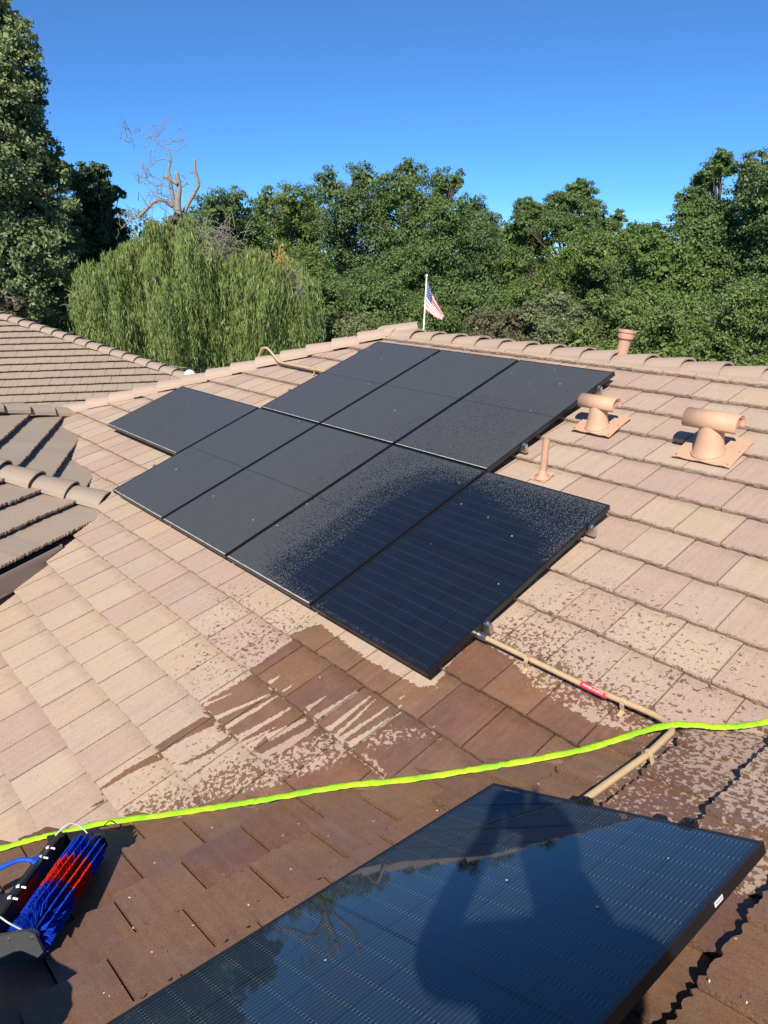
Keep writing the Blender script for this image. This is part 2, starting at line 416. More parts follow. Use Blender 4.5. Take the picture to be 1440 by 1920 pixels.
# ------------------------------------------------------------------ roof tiles
TW, TEX, TLEN = .2945, .3335, .40
def tile_verts(seed, roll=0.0, nseg=7, jag=.006, T=.030, lift=.003):
    r = random.Random(seed); w = TW - .0065
    xs = [w * i / nseg for i in range(nseg + 1)]
    f = [(x, r.uniform(-jag, jag) * (.4 if i in (0, nseg) else 1)) for i, x in enumerate(xs)]
    def zt(x, y): return T - (T - .003) / TEX * y + roll * (.5 - x / w)
    top = [(x, y, zt(x, y)) for x, y in f]
    mid = [(x, y - r.uniform(-.001, .006), zt(x, y) - .011) for x, y in f]
    bot = [(x, y + r.uniform(0, .008), lift + roll * (.5 - x / w) * .6) for x, y in f]
    head = [(w, TLEN, zt(w, TLEN)), (0, TLEN, zt(0, TLEN)), (w, TLEN, -.022), (0, TLEN, -.022)]
    n = nseg + 1; vs = top + mid + bot + head
    fs = [list(range(n)) + [3*n, 3*n+1]]; mi = [0]
    for i in range(nseg):
        fs.append([n+i, n+i+1, i+1, i]); mi.append(1); fs.append([2*n+i, 2*n+i+1, n+i+1, n+i]); mi.append(1)
    fs.append([nseg, n+nseg, 2*n+nseg, 3*n+2, 3*n]); mi.append(1)
    fs.append([0, 3*n+1, 3*n+3, 2*n, n]); mi.append(1)
    fs.append([2*n+i for i in range(n)][::-1] + [3*n+3, 3*n+2]); mi.append(1)
    return np.array(vs), fs, mi
def tile_mesh(name, vs, fs, mi, mats, uvs):
    me = bpy.data.meshes.new(name); me.from_pydata([tuple(v) for v in vs], [], fs)
    for q in mats: me.materials.append(q)
    me.polygons.foreach_set('material_index', mi)
    ul = me.uv_layers.new(name='UVMap')
    li = np.zeros(len(me.loops), np.int32); me.loops.foreach_get('vertex_index', li)
    ul.data.foreach_set('uv', np.asarray(uvs, np.float32)[li][:, :2].ravel()); me.update()
    return me
NVAR = 8
VAR = {}
def variants(key, roll):
    if key not in VAR: VAR[key] = [tile_verts(hash_i(key, i), roll, **SHAPE[key]) for i in range(NVAR)]
    return VAR[key]
def hash_i(key, i): return sum(ord(ch) for ch in key) * 31 + i
VMESH = {}

HOUSE = thing('house', 'tile roofed house with solar panels on its tan and brown wet roof', 'house', Matrix.Translation((2.3, -1.0, GROUND_Z)))
WING = thing('house', 'far left house wing with a bare striped tile roof in front of the willow', 'house', Matrix.Translation((-10.5, 2.0, GROUND_Z)))
def wl(parent, M): return parent.matrix_world.inverted() @ M     # local matrix under an unmoved parent

SHAPE = {'main': dict(T=.042, lift=.006, jag=.0035, nseg=9), 'near': dict(T=.054, lift=.012, jag=.0085, nseg=20), 'bay_b': dict(T=.062, lift=.024, jag=.009, nseg=14), 'bay_c': dict(T=.060, lift=.024, jag=.010, nseg=18), 'far': dict(T=.056, lift=.030, jag=.006, nseg=8)}
class Slope:
    def __init__(s, key, n, d, mats, house, v_ref, x_ref, roll=.002, label=None):
        s.key, s.n, s.mats, s.house, s.roll = key, n, mats, house, roll
        d0 = d - (SHAPE[key]['T'] - .012); s.O = n * d0
        s.M = frame_of(n, s.O); s.A = npm(s.M)[:3, :3]
        s.v0 = (np.asarray(v_ref) - s.O) @ s.A[:, 1]; s.x0 = (np.asarray(x_ref) - s.O) @ s.A[:, 0]
        s.clips = []; s.cells = []; s.label = label
    def W(s, p): return s.O + np.asarray(p) @ s.A.T
    def grid(s, i0, i1, j0, j1, keep):
        r = random.Random(hash_i(s.key, 5))
        for j in range(j0, j1):
            off = (.47 if j % 2 else 0.0) * TW
            for i in range(i0, i1):
                p = np.array([s.x0 + off + i * TW, s.v0 + j * TEX, 0.0])
                c = s.W(p + np.array([TW/2, TEX/2, .02]))
                if keep(c): s.cells.append((p, c, r.randrange(NVAR), r.uniform(-.004, .004), r.uniform(-.0015, .0025), r.uniform(-.006, .006)))
def clip_tile(vs, fs, mi, M, clips):
    bm = bmesh.new()
    bv = [bm.verts.new(tuple(v)) for v in vs]
    uvl = bm.loops.layers.uv.new('UVMap')
    for f, k in zip(fs, mi):
        q = bm.faces.new([bv[a] for a in f]); q.material_index = k
        for l in q.loops: l[uvl].uv = l.vert.co.xy
    Mi = M.inverted(); out = False
    for co, no in clips:                            # keep the side the normal points to
        lc = Mi @ Vector(co); ln = (Mi.to_3x3() @ Vector(no)).normalized()
        ds = [ln.dot(v.co - lc) for v in bm.verts]
        if not ds or max(ds) < 0: bm.free(); return None
        if min(ds) > 0: continue
        out = True
        g = list(bm.verts) + list(bm.edges) + list(bm.faces)
        bmesh.ops.bisect_plane(bm, geom=g, plane_co=lc, plane_no=-ln, clear_outer=True)
    return bm if out else False
def lay(slopes, house, limit, name, hidden=None):
    allc = []
    for s in slopes:
        for cell in s.cells:
            u, v, z = proj(cell[1])
            vis = z > .2 and -60 < u < 1500 and -60 < v < 1980 and not (hidden and hidden(s, cell[1]))
            to = CAM - cell[1]; dist = np.linalg.norm(to)
            score = (abs(to @ s.n) / dist) / dist**2 if vis else -1
            allc.append((score, s, cell))
    allc.sort(key=lambda q: -q[0])
    rest = MB(); ruv = []; cnt = 0
    rest_fs = {}
    for score, s, (p, c, var, dy, dz, yaw) in allc:
        vs, fs, mi = variants(s.key, s.roll)[var]
        ML = Matrix.Translation((p[0], p[1] + dy, dz)) @ Matrix.Rotation(yaw, 4, 'Z')
        MW = s.M @ ML
        bm = clip_tile(vs, fs, mi, MW, s.clips) if s.clips else False
        if bm is None: continue
        if score > 0 and cnt < limit:
            cnt += 1
            if bm is False:
                kk = (s.key, var)
                if kk not in VMESH: VMESH[kk] = tile_mesh('roof_tile', vs, fs, mi, s.mats, vs)
                me = VMESH[kk]
            else:
                me = bpy.data.meshes.new('roof_tile'); bm.to_mesh(me); bm.free()
                for q in s.mats: me.materials.append(q)
            o = bpy.data.objects.new('roof_tile', me); link(o, s.deck); o.matrix_local = ML
        else:
            if bm is not False:
                bm.verts.ensure_lookup_table(); bm.verts.index_update()
                V = [tuple(q.co) for q in bm.verts]; F = [[q.index for q in f.verts] for f in bm.faces]; K = [f.material_index for f in bm.faces]; bm.free()
            else: V, F, K = vs, fs, mi
            R = npm(MW); b = len(rest.v)
            Wv = np.asarray(V) @ R[:3, :3].T + R[:3, 3] - npm(house.matrix_world)[:3, 3]
            rest.v += [tuple(q) for q in Wv]; ruv += [(q[0], q[1]) for q in V]
            mo = rest_fs.setdefault(s.key, len(rest_fs) * 2)
            for f, k in zip(F, K): rest.f.append([b + a for a in f]); rest.mi.append(k + mo)
    if rest.v:
        mats = []
        for key in rest_fs: mats += [q for s in slopes if s.key == key for q in s.mats][:2]
        me = tile_mesh(name, rest.v, rest.f, rest.mi, mats, np.array(ruv))
        o = bpy.data.objects.new(name, me); link(o, house); o['kind'] = 'stuff'
    return cnt
def deck(s, poly, house, name='roof_slope'):        # the boarded slope under the tiles, as a slab in slope coordinates
    b = MB(); L = [((np.asarray(q) - s.O) @ s.A)[:2] for q in poly]; n = len(L)
    a = sum(L[i][0]*L[(i+1) % n][1] - L[(i+1) % n][0]*L[i][1] for i in range(n))
    if a < 0: L = L[::-1]
    b.add([(x, y, -.024) for x, y in L] + [(x, y, -.15) for x, y in L],
          [list(range(n)), list(range(n, 2*n))[::-1]] + [[i, n+i, n+(i+1) % n, (i+1) % n][::-1] for i in range(n)])
    o = b.build(name, M_UNDER, house); o.matrix_local = wl(house, s.M); s.deck = o
    if s.label: o['label'] = s.label
    fix_normals(o)
    return o

# main slope: ridge along x at y = RY, hip on the left, valley against the near slope
RY = 3.83; HIPK = -4.08                             # hip: x - y = HIPK ; valley: x - y = VALK
V0 = hit(1290, 1372, nM, D_TILE); VALK = V0[0] - V0[1]
zM = lambda y: y * ST / CT + D_TILE / CT
zF = lambda x: x * ST / CT + D_F / CT
mref = hit(330.6, 1278.9, nM, D_TILE)
main = Slope('main', nM, D_TILE, T_MAIN, HOUSE, mref, mref, -.004, 'main slope of tan tiles holding the panel array')
s2 = math.sqrt(.5)
main.clips = [((0, RY - .03, 0), (0, -1, 0)), ((HIPK + .03, 0, 0), (s2, -s2, 0)), ((VALK + .10, 0, 0), (-s2, s2, 0))]
EAVE_Y = -6.5
main.grid(-40, 30, -17, 16, lambda c: c[1] < RY + .3 and c[0] - c[1] > HIPK - .5 and c[0] - c[1] < VALK + .4 and c[0] > -9.5)
APX = (HIPK + RY, RY)
deck(main, [(-9.0, EAVE_Y, zM(EAVE_Y)), (VALK + EAVE_Y, EAVE_Y, zM(EAVE_Y)), (VALK + RY, RY, zM(RY)), (APX[0], RY, zM(RY)), (-9.0, -9.0 - HIPK, zM(-9.0 - HIPK))], HOUSE)
# near slope on which the photographer stands
f_b = hit(1300, 1369, nF, D_F); f_s = hit(213.9, 1616.7, nF, D_F)
near = Slope('near', nF, D_F, T_NEAR, HOUSE, f_b, hit(252.8, 1659.5, nF, D_F), -.020, 'near slope of dark wet brown tiles')
near.x0 = (hit(334, 1700, nF, D_F) - near.O) @ near.A[:, 0] - .47 * TW
near.clips = [((VALK - .10, 0, 0), (s2, -s2, 0)), ((8.9, 0, 0), (-1, 0, 0))]
near.grid(-24, 26, -18, 12, lambda c: c[0] - c[1] > VALK - .5 and c[0] < 9.0 and -6.4 < c[1] < RY + .2)
deck(near, [(VALK + EAVE_Y, EAVE_Y, zF(VALK + EAVE_Y)), (VALK + RY, RY, zF(VALK + RY)), (8.95, RY + .3, zF(8.95)), (8.95, EAVE_Y, zF(8.95))], HOUSE)
# faceted bay roof on the left
n1 = face_n(28.6); X1 = hit(140, 830, nM, D_TILE); d1 = n1 @ X1
n2 = face_n(60.6); X2 = hit(166, 975, nM, D_TILE); d2 = n2 @ X2
def inter(na, da, nb, db):
    D = np.cross(na, nb); D /= np.linalg.norm(D); return np.linalg.solve(np.array([na, nb, D]), [da, db, 0]), D
hX, hD = inter(n1, d1, n2, d2)
if hD[2] > 0: hD = -hD                              # pointing down the hip
uA = hit(0, 768, n1, d1); uB = hit(130, 777, n1, d1); uD = (uB - uA) / np.linalg.norm(uB - uA)
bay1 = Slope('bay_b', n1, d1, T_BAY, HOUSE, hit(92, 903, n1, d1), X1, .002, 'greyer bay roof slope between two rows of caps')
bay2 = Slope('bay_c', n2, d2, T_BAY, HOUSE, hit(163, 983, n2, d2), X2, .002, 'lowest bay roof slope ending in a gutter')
def vclip(P, D, toward):                            # vertical plane through a line, keeping the side of a point
    no = np.array([-D[1], D[0], 0.0]); no /= np.linalg.norm(no)
    if no @ (np.asarray(toward) - P) < 0: no = -no
    return (tuple(P), tuple(no))
g1c = hit(60, 850, n1, d1); g2c = hit(60, 990, n2, d2)
bay1.clips = [vclip(hX, hD, g1c), vclip(uA, uD, g1c), (tuple(X1), tuple(nM))]
bay2.clips = [vclip(hX, hD, g2c)]
bay1.clips.pop()
hipE = None
kk = (D_TILE - nM @ hX) / (nM @ hD); hipE = hX + hD * kk       # where the hip meets the main slope
bay1.grid(-14, 14, -8, 10, lambda c: np.linalg.norm(c - g1c) < 3.0 and c[1]*(-ST) + c[2]*CT > D_TILE - .12)
e0 = hit(0, 1063, n2, d2); e1 = hit(163, 983, n2, d2)
bay2.grid(-14, 14, 0, 8, lambda c: np.linalg.norm(c - g2c) < 3.0 and c[1]*(-ST) + c[2]*CT > D_TILE - .10)
far_h = hX - hD * 4.0; far_u = uA - uD * 2.5
deck(bay1, [hipE, far_h, far_u, uB], HOUSE)
eD = (e1 - e0) / np.linalg.norm(e1 - e0)
deck(bay2, [hipE, far_h, e0 - eD * 2.0, e1], HOUSE)
# far left wing
nH = face_n(119.6)
rH = ray(0, 676); baseH = CAM + rH * (6 * 2.514); dH = nH @ baseH
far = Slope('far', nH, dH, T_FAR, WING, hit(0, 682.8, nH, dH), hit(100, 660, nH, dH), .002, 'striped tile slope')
hA = hit(0, 590, nH, dH); hB = hit(345, 703, nH, dH); hhD = (hB - hA) / np.linalg.norm(hB - hA)
far_mid = hit(60, 690, nH, dH)
far.clips = [vclip(hA, hhD, far_mid)]
far.grid(-26, 26, -14, 14, lambda c: np.linalg.norm(c - far_mid) < 6.5 and c[2] > -2.2)
fe = hB + hhD * 1.2; fa = hA - hhD * 2.5
down = -far.A[:, 1]
deck(far, [fa, fe, fe + down * 1.0, fa + down * 7.0], WING)

# under the panels the tiles cannot be seen
nP = nM
def under_panels(s, c):
    if s is not main: return False
    r = c - CAM; k = (-(nM @ CAM)) / (nM @ r); q = CAM + r * k
    return k < 1 and 0.15 < q[0] < 4.05 and 0.1 < q[1] < 1.65 or (k < 1 and .15 < q[0] < 3.0 and 1.6 < q[1] < 3.2)
lay([main, near, bay1, bay2], HOUSE, 300, 'roof_tiles', under_panels)
lay([far], WING, 300, 'roof_tiles')

# ------------------------------------------------------------------ walls and the slopes that face away
def slab(name, poly, mat, parent, t=.12):
    b = MB(); n = len(poly); org = npm(parent.matrix_world)[:3, 3]
    P = [np.asarray(q, float) - org for q in poly]; N = np.cross(P[1]-P[0], P[2]-P[0]); N /= np.linalg.norm(N)
    if N[2] < 0: N = -N
    b.add(P + [q - N*t for q in P], [list(range(n)), list(range(n, 2*n))] + [[i, n+i, n+(i+1) % n, (i+1) % n] for i in range(n)])
    return fix_normals(b.build(name, mat, parent))
zr = zM(RY) - .03
ridge_r = (8.95, RY, zr)
slab('roof_slope', [(APX[0], RY + .02, zr), ridge_r, (8.95, 9.5, zr - (9.5-RY)/3), (APX[0] - 5.6, 9.5, zr - (9.5-RY)/3)], M_CAP, HOUSE)
slab('roof_slope', [(APX[0] - .02, RY + .03, zr), (APX[0] - 5.6, 9.4, zr - 5.6/3), (-9.1, 9.4, zr - 5.6/3 - .4), (-9.1, -9.1 - HIPK + .3, zr - (APX[0] + 9.1)/3)], M_CAP, HOUSE)
slab('roof_slope', [(8.98, EAVE_Y, zF(8.95) - .03), (8.98, 9.4, zF(8.95) - .03), (13.5, 9.4, zF(8.95) - 1.5), (13.5, EAVE_Y, zF(8.95) - 1.5)], M_CAP, HOUSE)
def wallbox(parent, x0, x1, y0, y1, z1):
    o = npm(parent.matrix_world)[:3, 3]; b = MB(); b.box((x0-o[0], y0-o[1], .0), (x1-o[0], y1-o[1], z1-o[2])); return b.build('wall', M_STUCCO, parent)
wallbox(HOUSE, -8.3, 1.2, -5.8, 8.6, -2.65)
wallbox(HOUSE, 1.2, 12.8, -5.8, 8.6, -2.6)
c_far = far_mid + down * 2
b = MB(); MW_ = wl(WING, mat4((far.A[:, 0][0], far.A[:, 0][1], 0), (-far.A[:, 0][1], far.A[:, 0][0], 0), (0, 0, 1), (far_mid[0], far_mid[1], GROUND_Z)))
b.box((-6, -.5, 0), (1.2, 4.5, 3.0)); b.build('wall', M_STUCCO, WING, M=MW_)
bk = np.array([-down[0], -down[1], -abs(down[2])]); bk = np.array([bk[0], bk[1], -ST]);
side = np.array([hhD[0], hhD[1], 0]); side /= np.linalg.norm(side)
back = np.array([-side[1], side[0], 0]);
if back @ (far_mid - hA) > 0: back = -back
slab('roof_slope', [fa - np.array([0, 0, .05]), fe - np.array([0, 0, .05]), fe + back*3 - np.array([0, 0, 1.1]), fa + back*3 - np.array([0, 0, 1.1])], M_CAPG, WING)

# gutter, fascia and flashing under the bay eave
hE = np.array([n2[0], n2[1], 0]); hE /= np.linalg.norm(hE)
org = npm(HOUSE.matrix_world)[:3, 3]
Mg = mat4(eD, hE, (0, 0, 1), e0 - eD*2.0 - org)
ln = np.linalg.norm(e1 - e0) + 2.0
b = MB(); b.box((0, -.13, -.30), (ln - .30, -.115, -.03)); fas = b.build('fascia', M_FASCIA, HOUSE, M=Mg)
b = MB()
sec = [(-.112,-.05),(-.112,-.262),(-.02,-.262),(-.006,-.235),(.004,-.10),(.013,-.08),(.013,-.062),(.006,-.062),(-.004,-.095),(-.012,-.23),(-.10,-.25),(-.10,-.05)]
ge = ln - .34
b.add([(0, y, z) for y, z in sec] + [(ge, y, z) for y, z in sec], [[i, (i+1) % 12, 12+(i+1) % 12, 12+i] for i in range(12)])
b.add([(ge, -.112, -.262), (ge, -.02, -.262), (ge, .004, -.10), (ge, .013, -.062), (ge, -.112, -.05)], [[0,1,2,3,4]])
fix_normals(b.build('gutter', M_GUTTER, HOUSE, M=Mg))
b = MB(); q0 = e1 - eD*.30; 
Ml = mat4(eD, hE, (0, 0, 1), e1 + hE*.05 + eD*.02 - np.array([0, 0, .02]) - org)
b.add([(-.06,.02,-.005),(.0,-.02,.02),(.05,-.01,-.16),(-.05,.03,-.20),(-.07,-.03,-.01),(-.01,-.07,.015),(.04,-.06,-.165),(-.06,-.02,-.205)], [(0,1,2,3),(4,7,6,5),(0,4,5,1),(1,5,6,2),(2,6,7,3),(3,7,4,0)])
o = fix_normals(b.build('flashing', M_PEACH, HOUSE, M=Ml)); o['label'] = 'peach painted metal flashing at the end of the gutter'
# wall under the bay eave
b = MB(); b.box((0, -.62, -1.6), (ln - .65, -.5, -.05)); b.build('wall', M_STUCCO, HOUSE, M=Mg)

# ------------------------------------------------------------------ ridge and hip caps
def cap_variant(seed, w=.155, hgt=.105, L=.41, n=10, skew=0.0):
    r = random.Random(seed); b = MB(); t = .017; rings = []
    for y, s, dz in ((0, 1.10, .020), (L*.5, .98, .008), (L, .87, -.004)):
        for rr in (0, t):
            row = []
            for i in range(n + 1):
                a = math.pi * i / n
                x = -math.cos(a) * (w - rr) * s; z = math.sin(a) ** .85 * (hgt - rr) * s if 0 < i < n else 0
                row.append((x, y + (r.uniform(-.003, .003) if y == 0 else 0), z + dz - .012))
            rings.append(row)
    m_ = n + 1
    for row in rings: b.v += row
    def q(a, bq, flip=False):
        for i in range(n):
            f = [a*m_+i, a*m_+i+1, bq*m_+i+1, bq*m_+i]
            b.f.append(f[::-1] if flip else f); b.mi.append(0)
    q(0, 2); q(2, 4); q(1, 3, True); q(3, 5, True); q(0, 1, True); q(4, 5)
    for i in (0, n):
        for a in (0, 2): b.f.append([a*m_+i, (a+1)*m_+i, (a+3)*m_+i, (a+2)*m_+i]); b.mi.append(0)
    me = tile_mesh('ridge_cap', b.v, b.f, b.mi, [M_CAP], np.array(b.v)); 
    bm = bmesh.new(); bm.from_mesh(me); bmesh.ops.recalc_face_normals(bm, faces=bm.faces); bm.to_mesh(me); bm.free()
    return me
CAPS = [cap_variant(i) for i in range(5)]
CAPSG = []
for me in CAPS:
    q = me.copy(); q.materials.clear(); q.materials.append(M_CAPG); CAPSG.append(q)
def caps(house, P0, P1, step=.335, grey=False, lift=.0, first=0.0):
    """caps from P0 (open end of the first) towards P1; each open end laps over the next"""
    P0, P1 = np.asarray(P0, float), np.asarray(P1, float); D = P1 - P0; L = np.linalg.norm(D); D /= L
    x = np.cross(D, (0, 0, 1)); x /= np.linalg.norm(x); z = np.cross(x, D)
    n = int(L / step)
    for i in range(n + 1):
        p = P0 + D * (i * step) + z * (lift + .006 * random.random()) + x * random.uniform(-.006, .006)
        o = bpy.data.objects.new('ridge_cap', (CAPSG if grey else CAPS)[random.randrange(5)]); link(o, house)
        o.matrix_local = wl(house, mat4(x, D, z, p) @ Matrix.Rotation(random.uniform(-.02, .02), 4, 'Z') @ Matrix.Rotation(random.uniform(-.012, .012), 4, 'X'))
zc = zM(RY) - .058
apx = np.array([APX[0], RY, zc])
caps(HOUSE, (8.9, RY, zc + .0), apx + np.array([.05, 0, 0]))
hd = np.array([-s2, -s2, -s2 / 3]) ; 
hip_end = np.array([-3.32, -3.32 - HIPK, zM(-3.32 - HIPK) - .040])
caps(HOUSE, hip_end, apx + np.array([-.05, -.05, .018]))
# one cap bridges the peak
o = bpy.data.objects.new('ridge_cap', CAPS[0]); link(o, HOUSE)
o.matrix_local = wl(HOUSE, mat4((0, -1, 0), (1, 0, 0), (0, 0, 1), apx + np.array([-.16, -.02, .006])))
caps(HOUSE, hipE + hD * .10 + np.array([0, 0, .0]), hX - hD * 1.6, grey=True, lift=-.028)
caps(HOUSE, uB + uD * .05, uA - uD * 1.0, grey=True, lift=-.02)
caps(WING, hB + hhD * .15, hA - hhD * 1.2, grey=True, step=.345, lift=-.035)

# ------------------------------------------------------------------ solar panels
PW, PL, PT = 1.03, 1.74, .034
def frame_part(parent):
    b = MB(); t = .0; f = .011
    b.box((0, 0, -PT), (PW, f, 0)); b.box((0, PL - f, -PT), (PW, PL, 0))
    b.box((0, f, -PT), (f, PL - f, 0)); b.box((PW - f, f, -PT), (PW, PL - f, 0))
    return b.build('frame', M_BLACK, parent)
def glass_part(parent, mat):
    b = MB(); f = .011; b.box((f, f, -.012), (PW - f, PL - f, -.0015)); return b.build('glass', mat, parent)
def back_part(parent):
    b = MB(); f = .0111; b.box((f, f, -.016), (PW - f, PL - f, -.0122)); b.box((.4, 1.5, -.032), (.63, 1.6, -.0162)); return b.build('backsheet', M_BLACK, parent)
def dust_glint_part(parent, mat=M_DUST_GLINT):  # pale edge strip: dust and the frame's bright glint painted as one line
    b = MB(); r = random.Random(3); n = 30
    vs = []; 
    for i in range(n + 1):
        x = .012 + (PW - .024) * i / n; vs += [(x, .0035, .0012), (x, .0095 + r.uniform(0, .0035), .0012)]
    b.add(vs, [[2*i, 2*i+2, 2*i+3, 2*i+1] for i in range(n)])
    return b.build('dust_glint_line', mat, parent)
def copy_thing(o, label=None):
    c = o.copy(); COL.objects.link(c)
    if label: c['label'] = label
    for ch in o.children:
        d = ch.copy(); COL.objects.link(d); d.parent = c
        for g in ch.children:
            e = g.copy(); COL.objects.link(e); e.parent = d
    return c
eu = np.array([1., 0, 0]); ev = np.array([0, CT, ST])
def panel_at(u, v, rot=False):
    O = eu * u + ev * v
    return mat4(eu, ev, nM, O) if not rot else mat4(-ev, eu, nM, O)
GP = 'solar panels of the array on the main slope'
pan = thing('solar_panel', 'dusty grey solar panel, leftmost of the four in the lower row', 'solar panel', panel_at(0.01, 0), GP)
frame_part(pan); glass_part(pan, M_GLASS); back_part(pan); dust_glint_part(pan)
STP = PW + .02
row = [('dusty grey solar panel second from left in the lower row', 1, 0), ('solar panel third from left in the lower row, half dusty, half dark with spray', 2, 0),
       ('clean wet dark blue solar panel at the near right corner of the array', 3, 0), ('dusty solar panel at the roof peak, leftmost of the three in the upper row', 0, 1),
       ('dusty solar panel in the middle of the three in the upper row', 1, 1), ('dusty solar panel at the right end of the upper row, by the roof vents', 2, 1)]
for lab, i, j in row:
    c = copy_thing(pan, lab); c.matrix_world = panel_at(.01 + i * STP, j * (PL + .02))
    if (i, j) == (3, 0):
        for ch in list(c.children):
            if ch.name.startswith('dust_glint_line'): bpy.data.objects.remove(ch)
# the turned panel left of the lower row: its long side runs along the courses
lp = hit(196, 793, nM, 0); lq = hit(340, 722, nM, 0)
c = copy_thing(pan, 'dusty solar panel turned sideways, alone at the far left of the array'); c.matrix_world = mat4(-ev, eu, nM, eu * (-.008 - PL) + ev * (lp[1] / CT + PW))
for ch in list(c.children):
    if ch.name.startswith('dust_glint_line'): bpy.data.objects.remove(ch)
b = MB(); r = random.Random(9); vs = []
for i in range(31):
    y = .012 + (PL - .024) * i / 30; vs += [(PW - .0035, y, .0012), (PW - .0095 - r.uniform(0, .0035), y, .0012)]
b.add(vs, [[2*i, 2*i+2, 2*i+3, 2*i+1] for i in range(30)]); b.build('dust_glint_line', M_DUST_GLINT, c)  # same painted dust and glint strip on the turned panel

# the panel lying on the near slope
t2 = TH + math.radians(4); nG = np.array([-math.sin(t2), math.sin(math.radians(4)), math.cos(t2)]); nG /= np.linalg.norm(nG)
dn = -1.85195
p0 = hit(925, 1468, nG, dn); p1 = hit(1432, 1578, nG, dn)
ex = (p1 - p0) / np.linalg.norm(p1 - p0); ey = np.cross(nG, ex)        # ey points back up the frame (+y)
fgM = mat4(ex, ey, nG, p0 - ey * PL)
fg = thing('solar_panel', 'wet dark blue solar panel nearest the viewer, with a person\'s shadow on it', 'solar panel', fgM)
frame_part(fg); glass_part(fg, M_GLASS_NEAR); back_part(fg)
b = MB(); b.box((PW + .0002, 1.42, -.024), (PW + .0012, 1.465, -.011)); st = b.build('sticker', M_WHITE, fg)
b = MB()
for k in range(7): b.box((PW + .0012, 1.427 + k*.005, -.020), (PW + .0016, 1.430 + k*.005, -.015))
b.build('print', M_GREYPRINT, st)
b = MB(); b.box((.085, PL - .034, -.0013), (.155, PL - .024, -.0008)); b.build('serial_label', M_GREYPRINT, fg)
for q in (.42, .80):
    b = MB(); b.box((q - .022, PL - .012, -.03), (q + .022, PL + .03, .006)); b.box((q - .014, PL - .008, .006), (q + .014, PL + .024, .012))
    b.tube([(q, PL + .008, .012), (q, PL + .008, .018)], .006, 8)
    b.build('clamp', M_BLACK, fg)

# rack under the near panel
for q, lab in ((.42, 'left rail of the rack under the near panel'), (.80, 'right rail of the rack under the near panel')):
    o0 = p0 - ey * PL + ex * q
    t = thing('mounting_rail', lab, 'rail', mat4(ex, ey, nG, o0), 'rails of the near panel rack')
    b = MB(); b.box((-.02, .02, -PT - .05), (.02, PL + .025, -PT - .002)); b.build('rail', M_BLACK, t)
    for yy in (.25, .95, 1.55):
        P = o0 + ey * yy; hgt = (nF @ P - D_F) - PT - .05
        b = MB(); b.box((-.015, yy - .015, -PT - .05 - hgt - .02), (.015, yy + .015, -PT - .05)); b.build('post', M_BLACK, t)

# specks and petals lying on the glass
b = MB(); rr = random.Random(21)
for u, v in [(715,612+60),(600,700),(690,655),(1030,688),(1040,693),(870,735),(995,770),(930,720),(352,752),(252,781),(390,810),(400,805),(460,870),(860,737),(575,945),(520,985),(475,975),(740,770),(808,670),(1030,780),(905,820),(860,905),(915,970),(960,1005),(865,945),(808,1020),(935,1095),(1090,1010),(240,895),(645,790),(770,700),(850,660),(960,700),(1050,720),(690,720),(560,790),(990,720),(330,880),(400,930),(845,838)]:
    P = hit(u, v, nM, .002); a = rr.uniform(0, 6.3); s = rr.uniform(.0035, .008)
    d1_ = (eu * math.cos(a) + ev * math.sin(a)) * s; d2_ = (-eu * math.sin(a) + ev * math.cos(a)) * s * .5
    k = len(b.v); b.add([P - d1_, P + d2_, P + d1_ + nM*.003, P - d2_], [(0, 1, 2, 3)])
for u, v in [(1253,1609),(950,1650),(1120,1700),(610,1800)]:
    P = hit(u, v, nG, dn + .002); s = rr.uniform(.003, .005); b.add([P - ex*s, P + ey*s, P + ex*s, P - ey*s], [(0, 1, 2, 3)])
for u, v in [(285,1785),(293,1793),(308,1800),(243,1683),(466,1697),(545,1630),(290,1618),(380,1515),(398,1552),(560,1545),(530,1567),(195,1862),(205,1868),(330,1800),(250,1740),(150,1800),(362,1735),(615,1568),(700,1540),(820,1520),(1010,1470),(1330,1840),(1400,1880),(1380,1760),(460,1565),(420,1640)]:
    P = hit(u, v, nF, D_F + .030); s = rr.uniform(.0025, .006); a = rr.uniform(0, 6)
    q1 = np.array([math.cos(a)*CT, math.sin(a), math.cos(a)*ST])*s; q2 = np.array([-math.sin(a)*CT, math.cos(a), -math.sin(a)*ST])*s*.5
    b.add([P - q1, P + q2, P + q1 + nF*.003, P - q2], [(0, 1, 2, 3)])
for u, v in [(112,1316),(186,1373),(118,1372),(500,1700-210),(575,1265),(600,1270),(820,1290),(925,1325),(1030,1410),(1120,1440),(240,1215),(233,1217)]:
    P = hit(u, v, nM, D_TILE + .02); s = rr.uniform(.003, .007); b.add([P - eu*s, P + ev*s*.5, P + eu*s + nM*.003, P - ev*s*.5], [(0, 1, 2, 3)])
tag(b.build('petal', M_WHITE), 'tiny white petals and specks scattered over the solar panels and tiles', 'petals', kind='stuff')

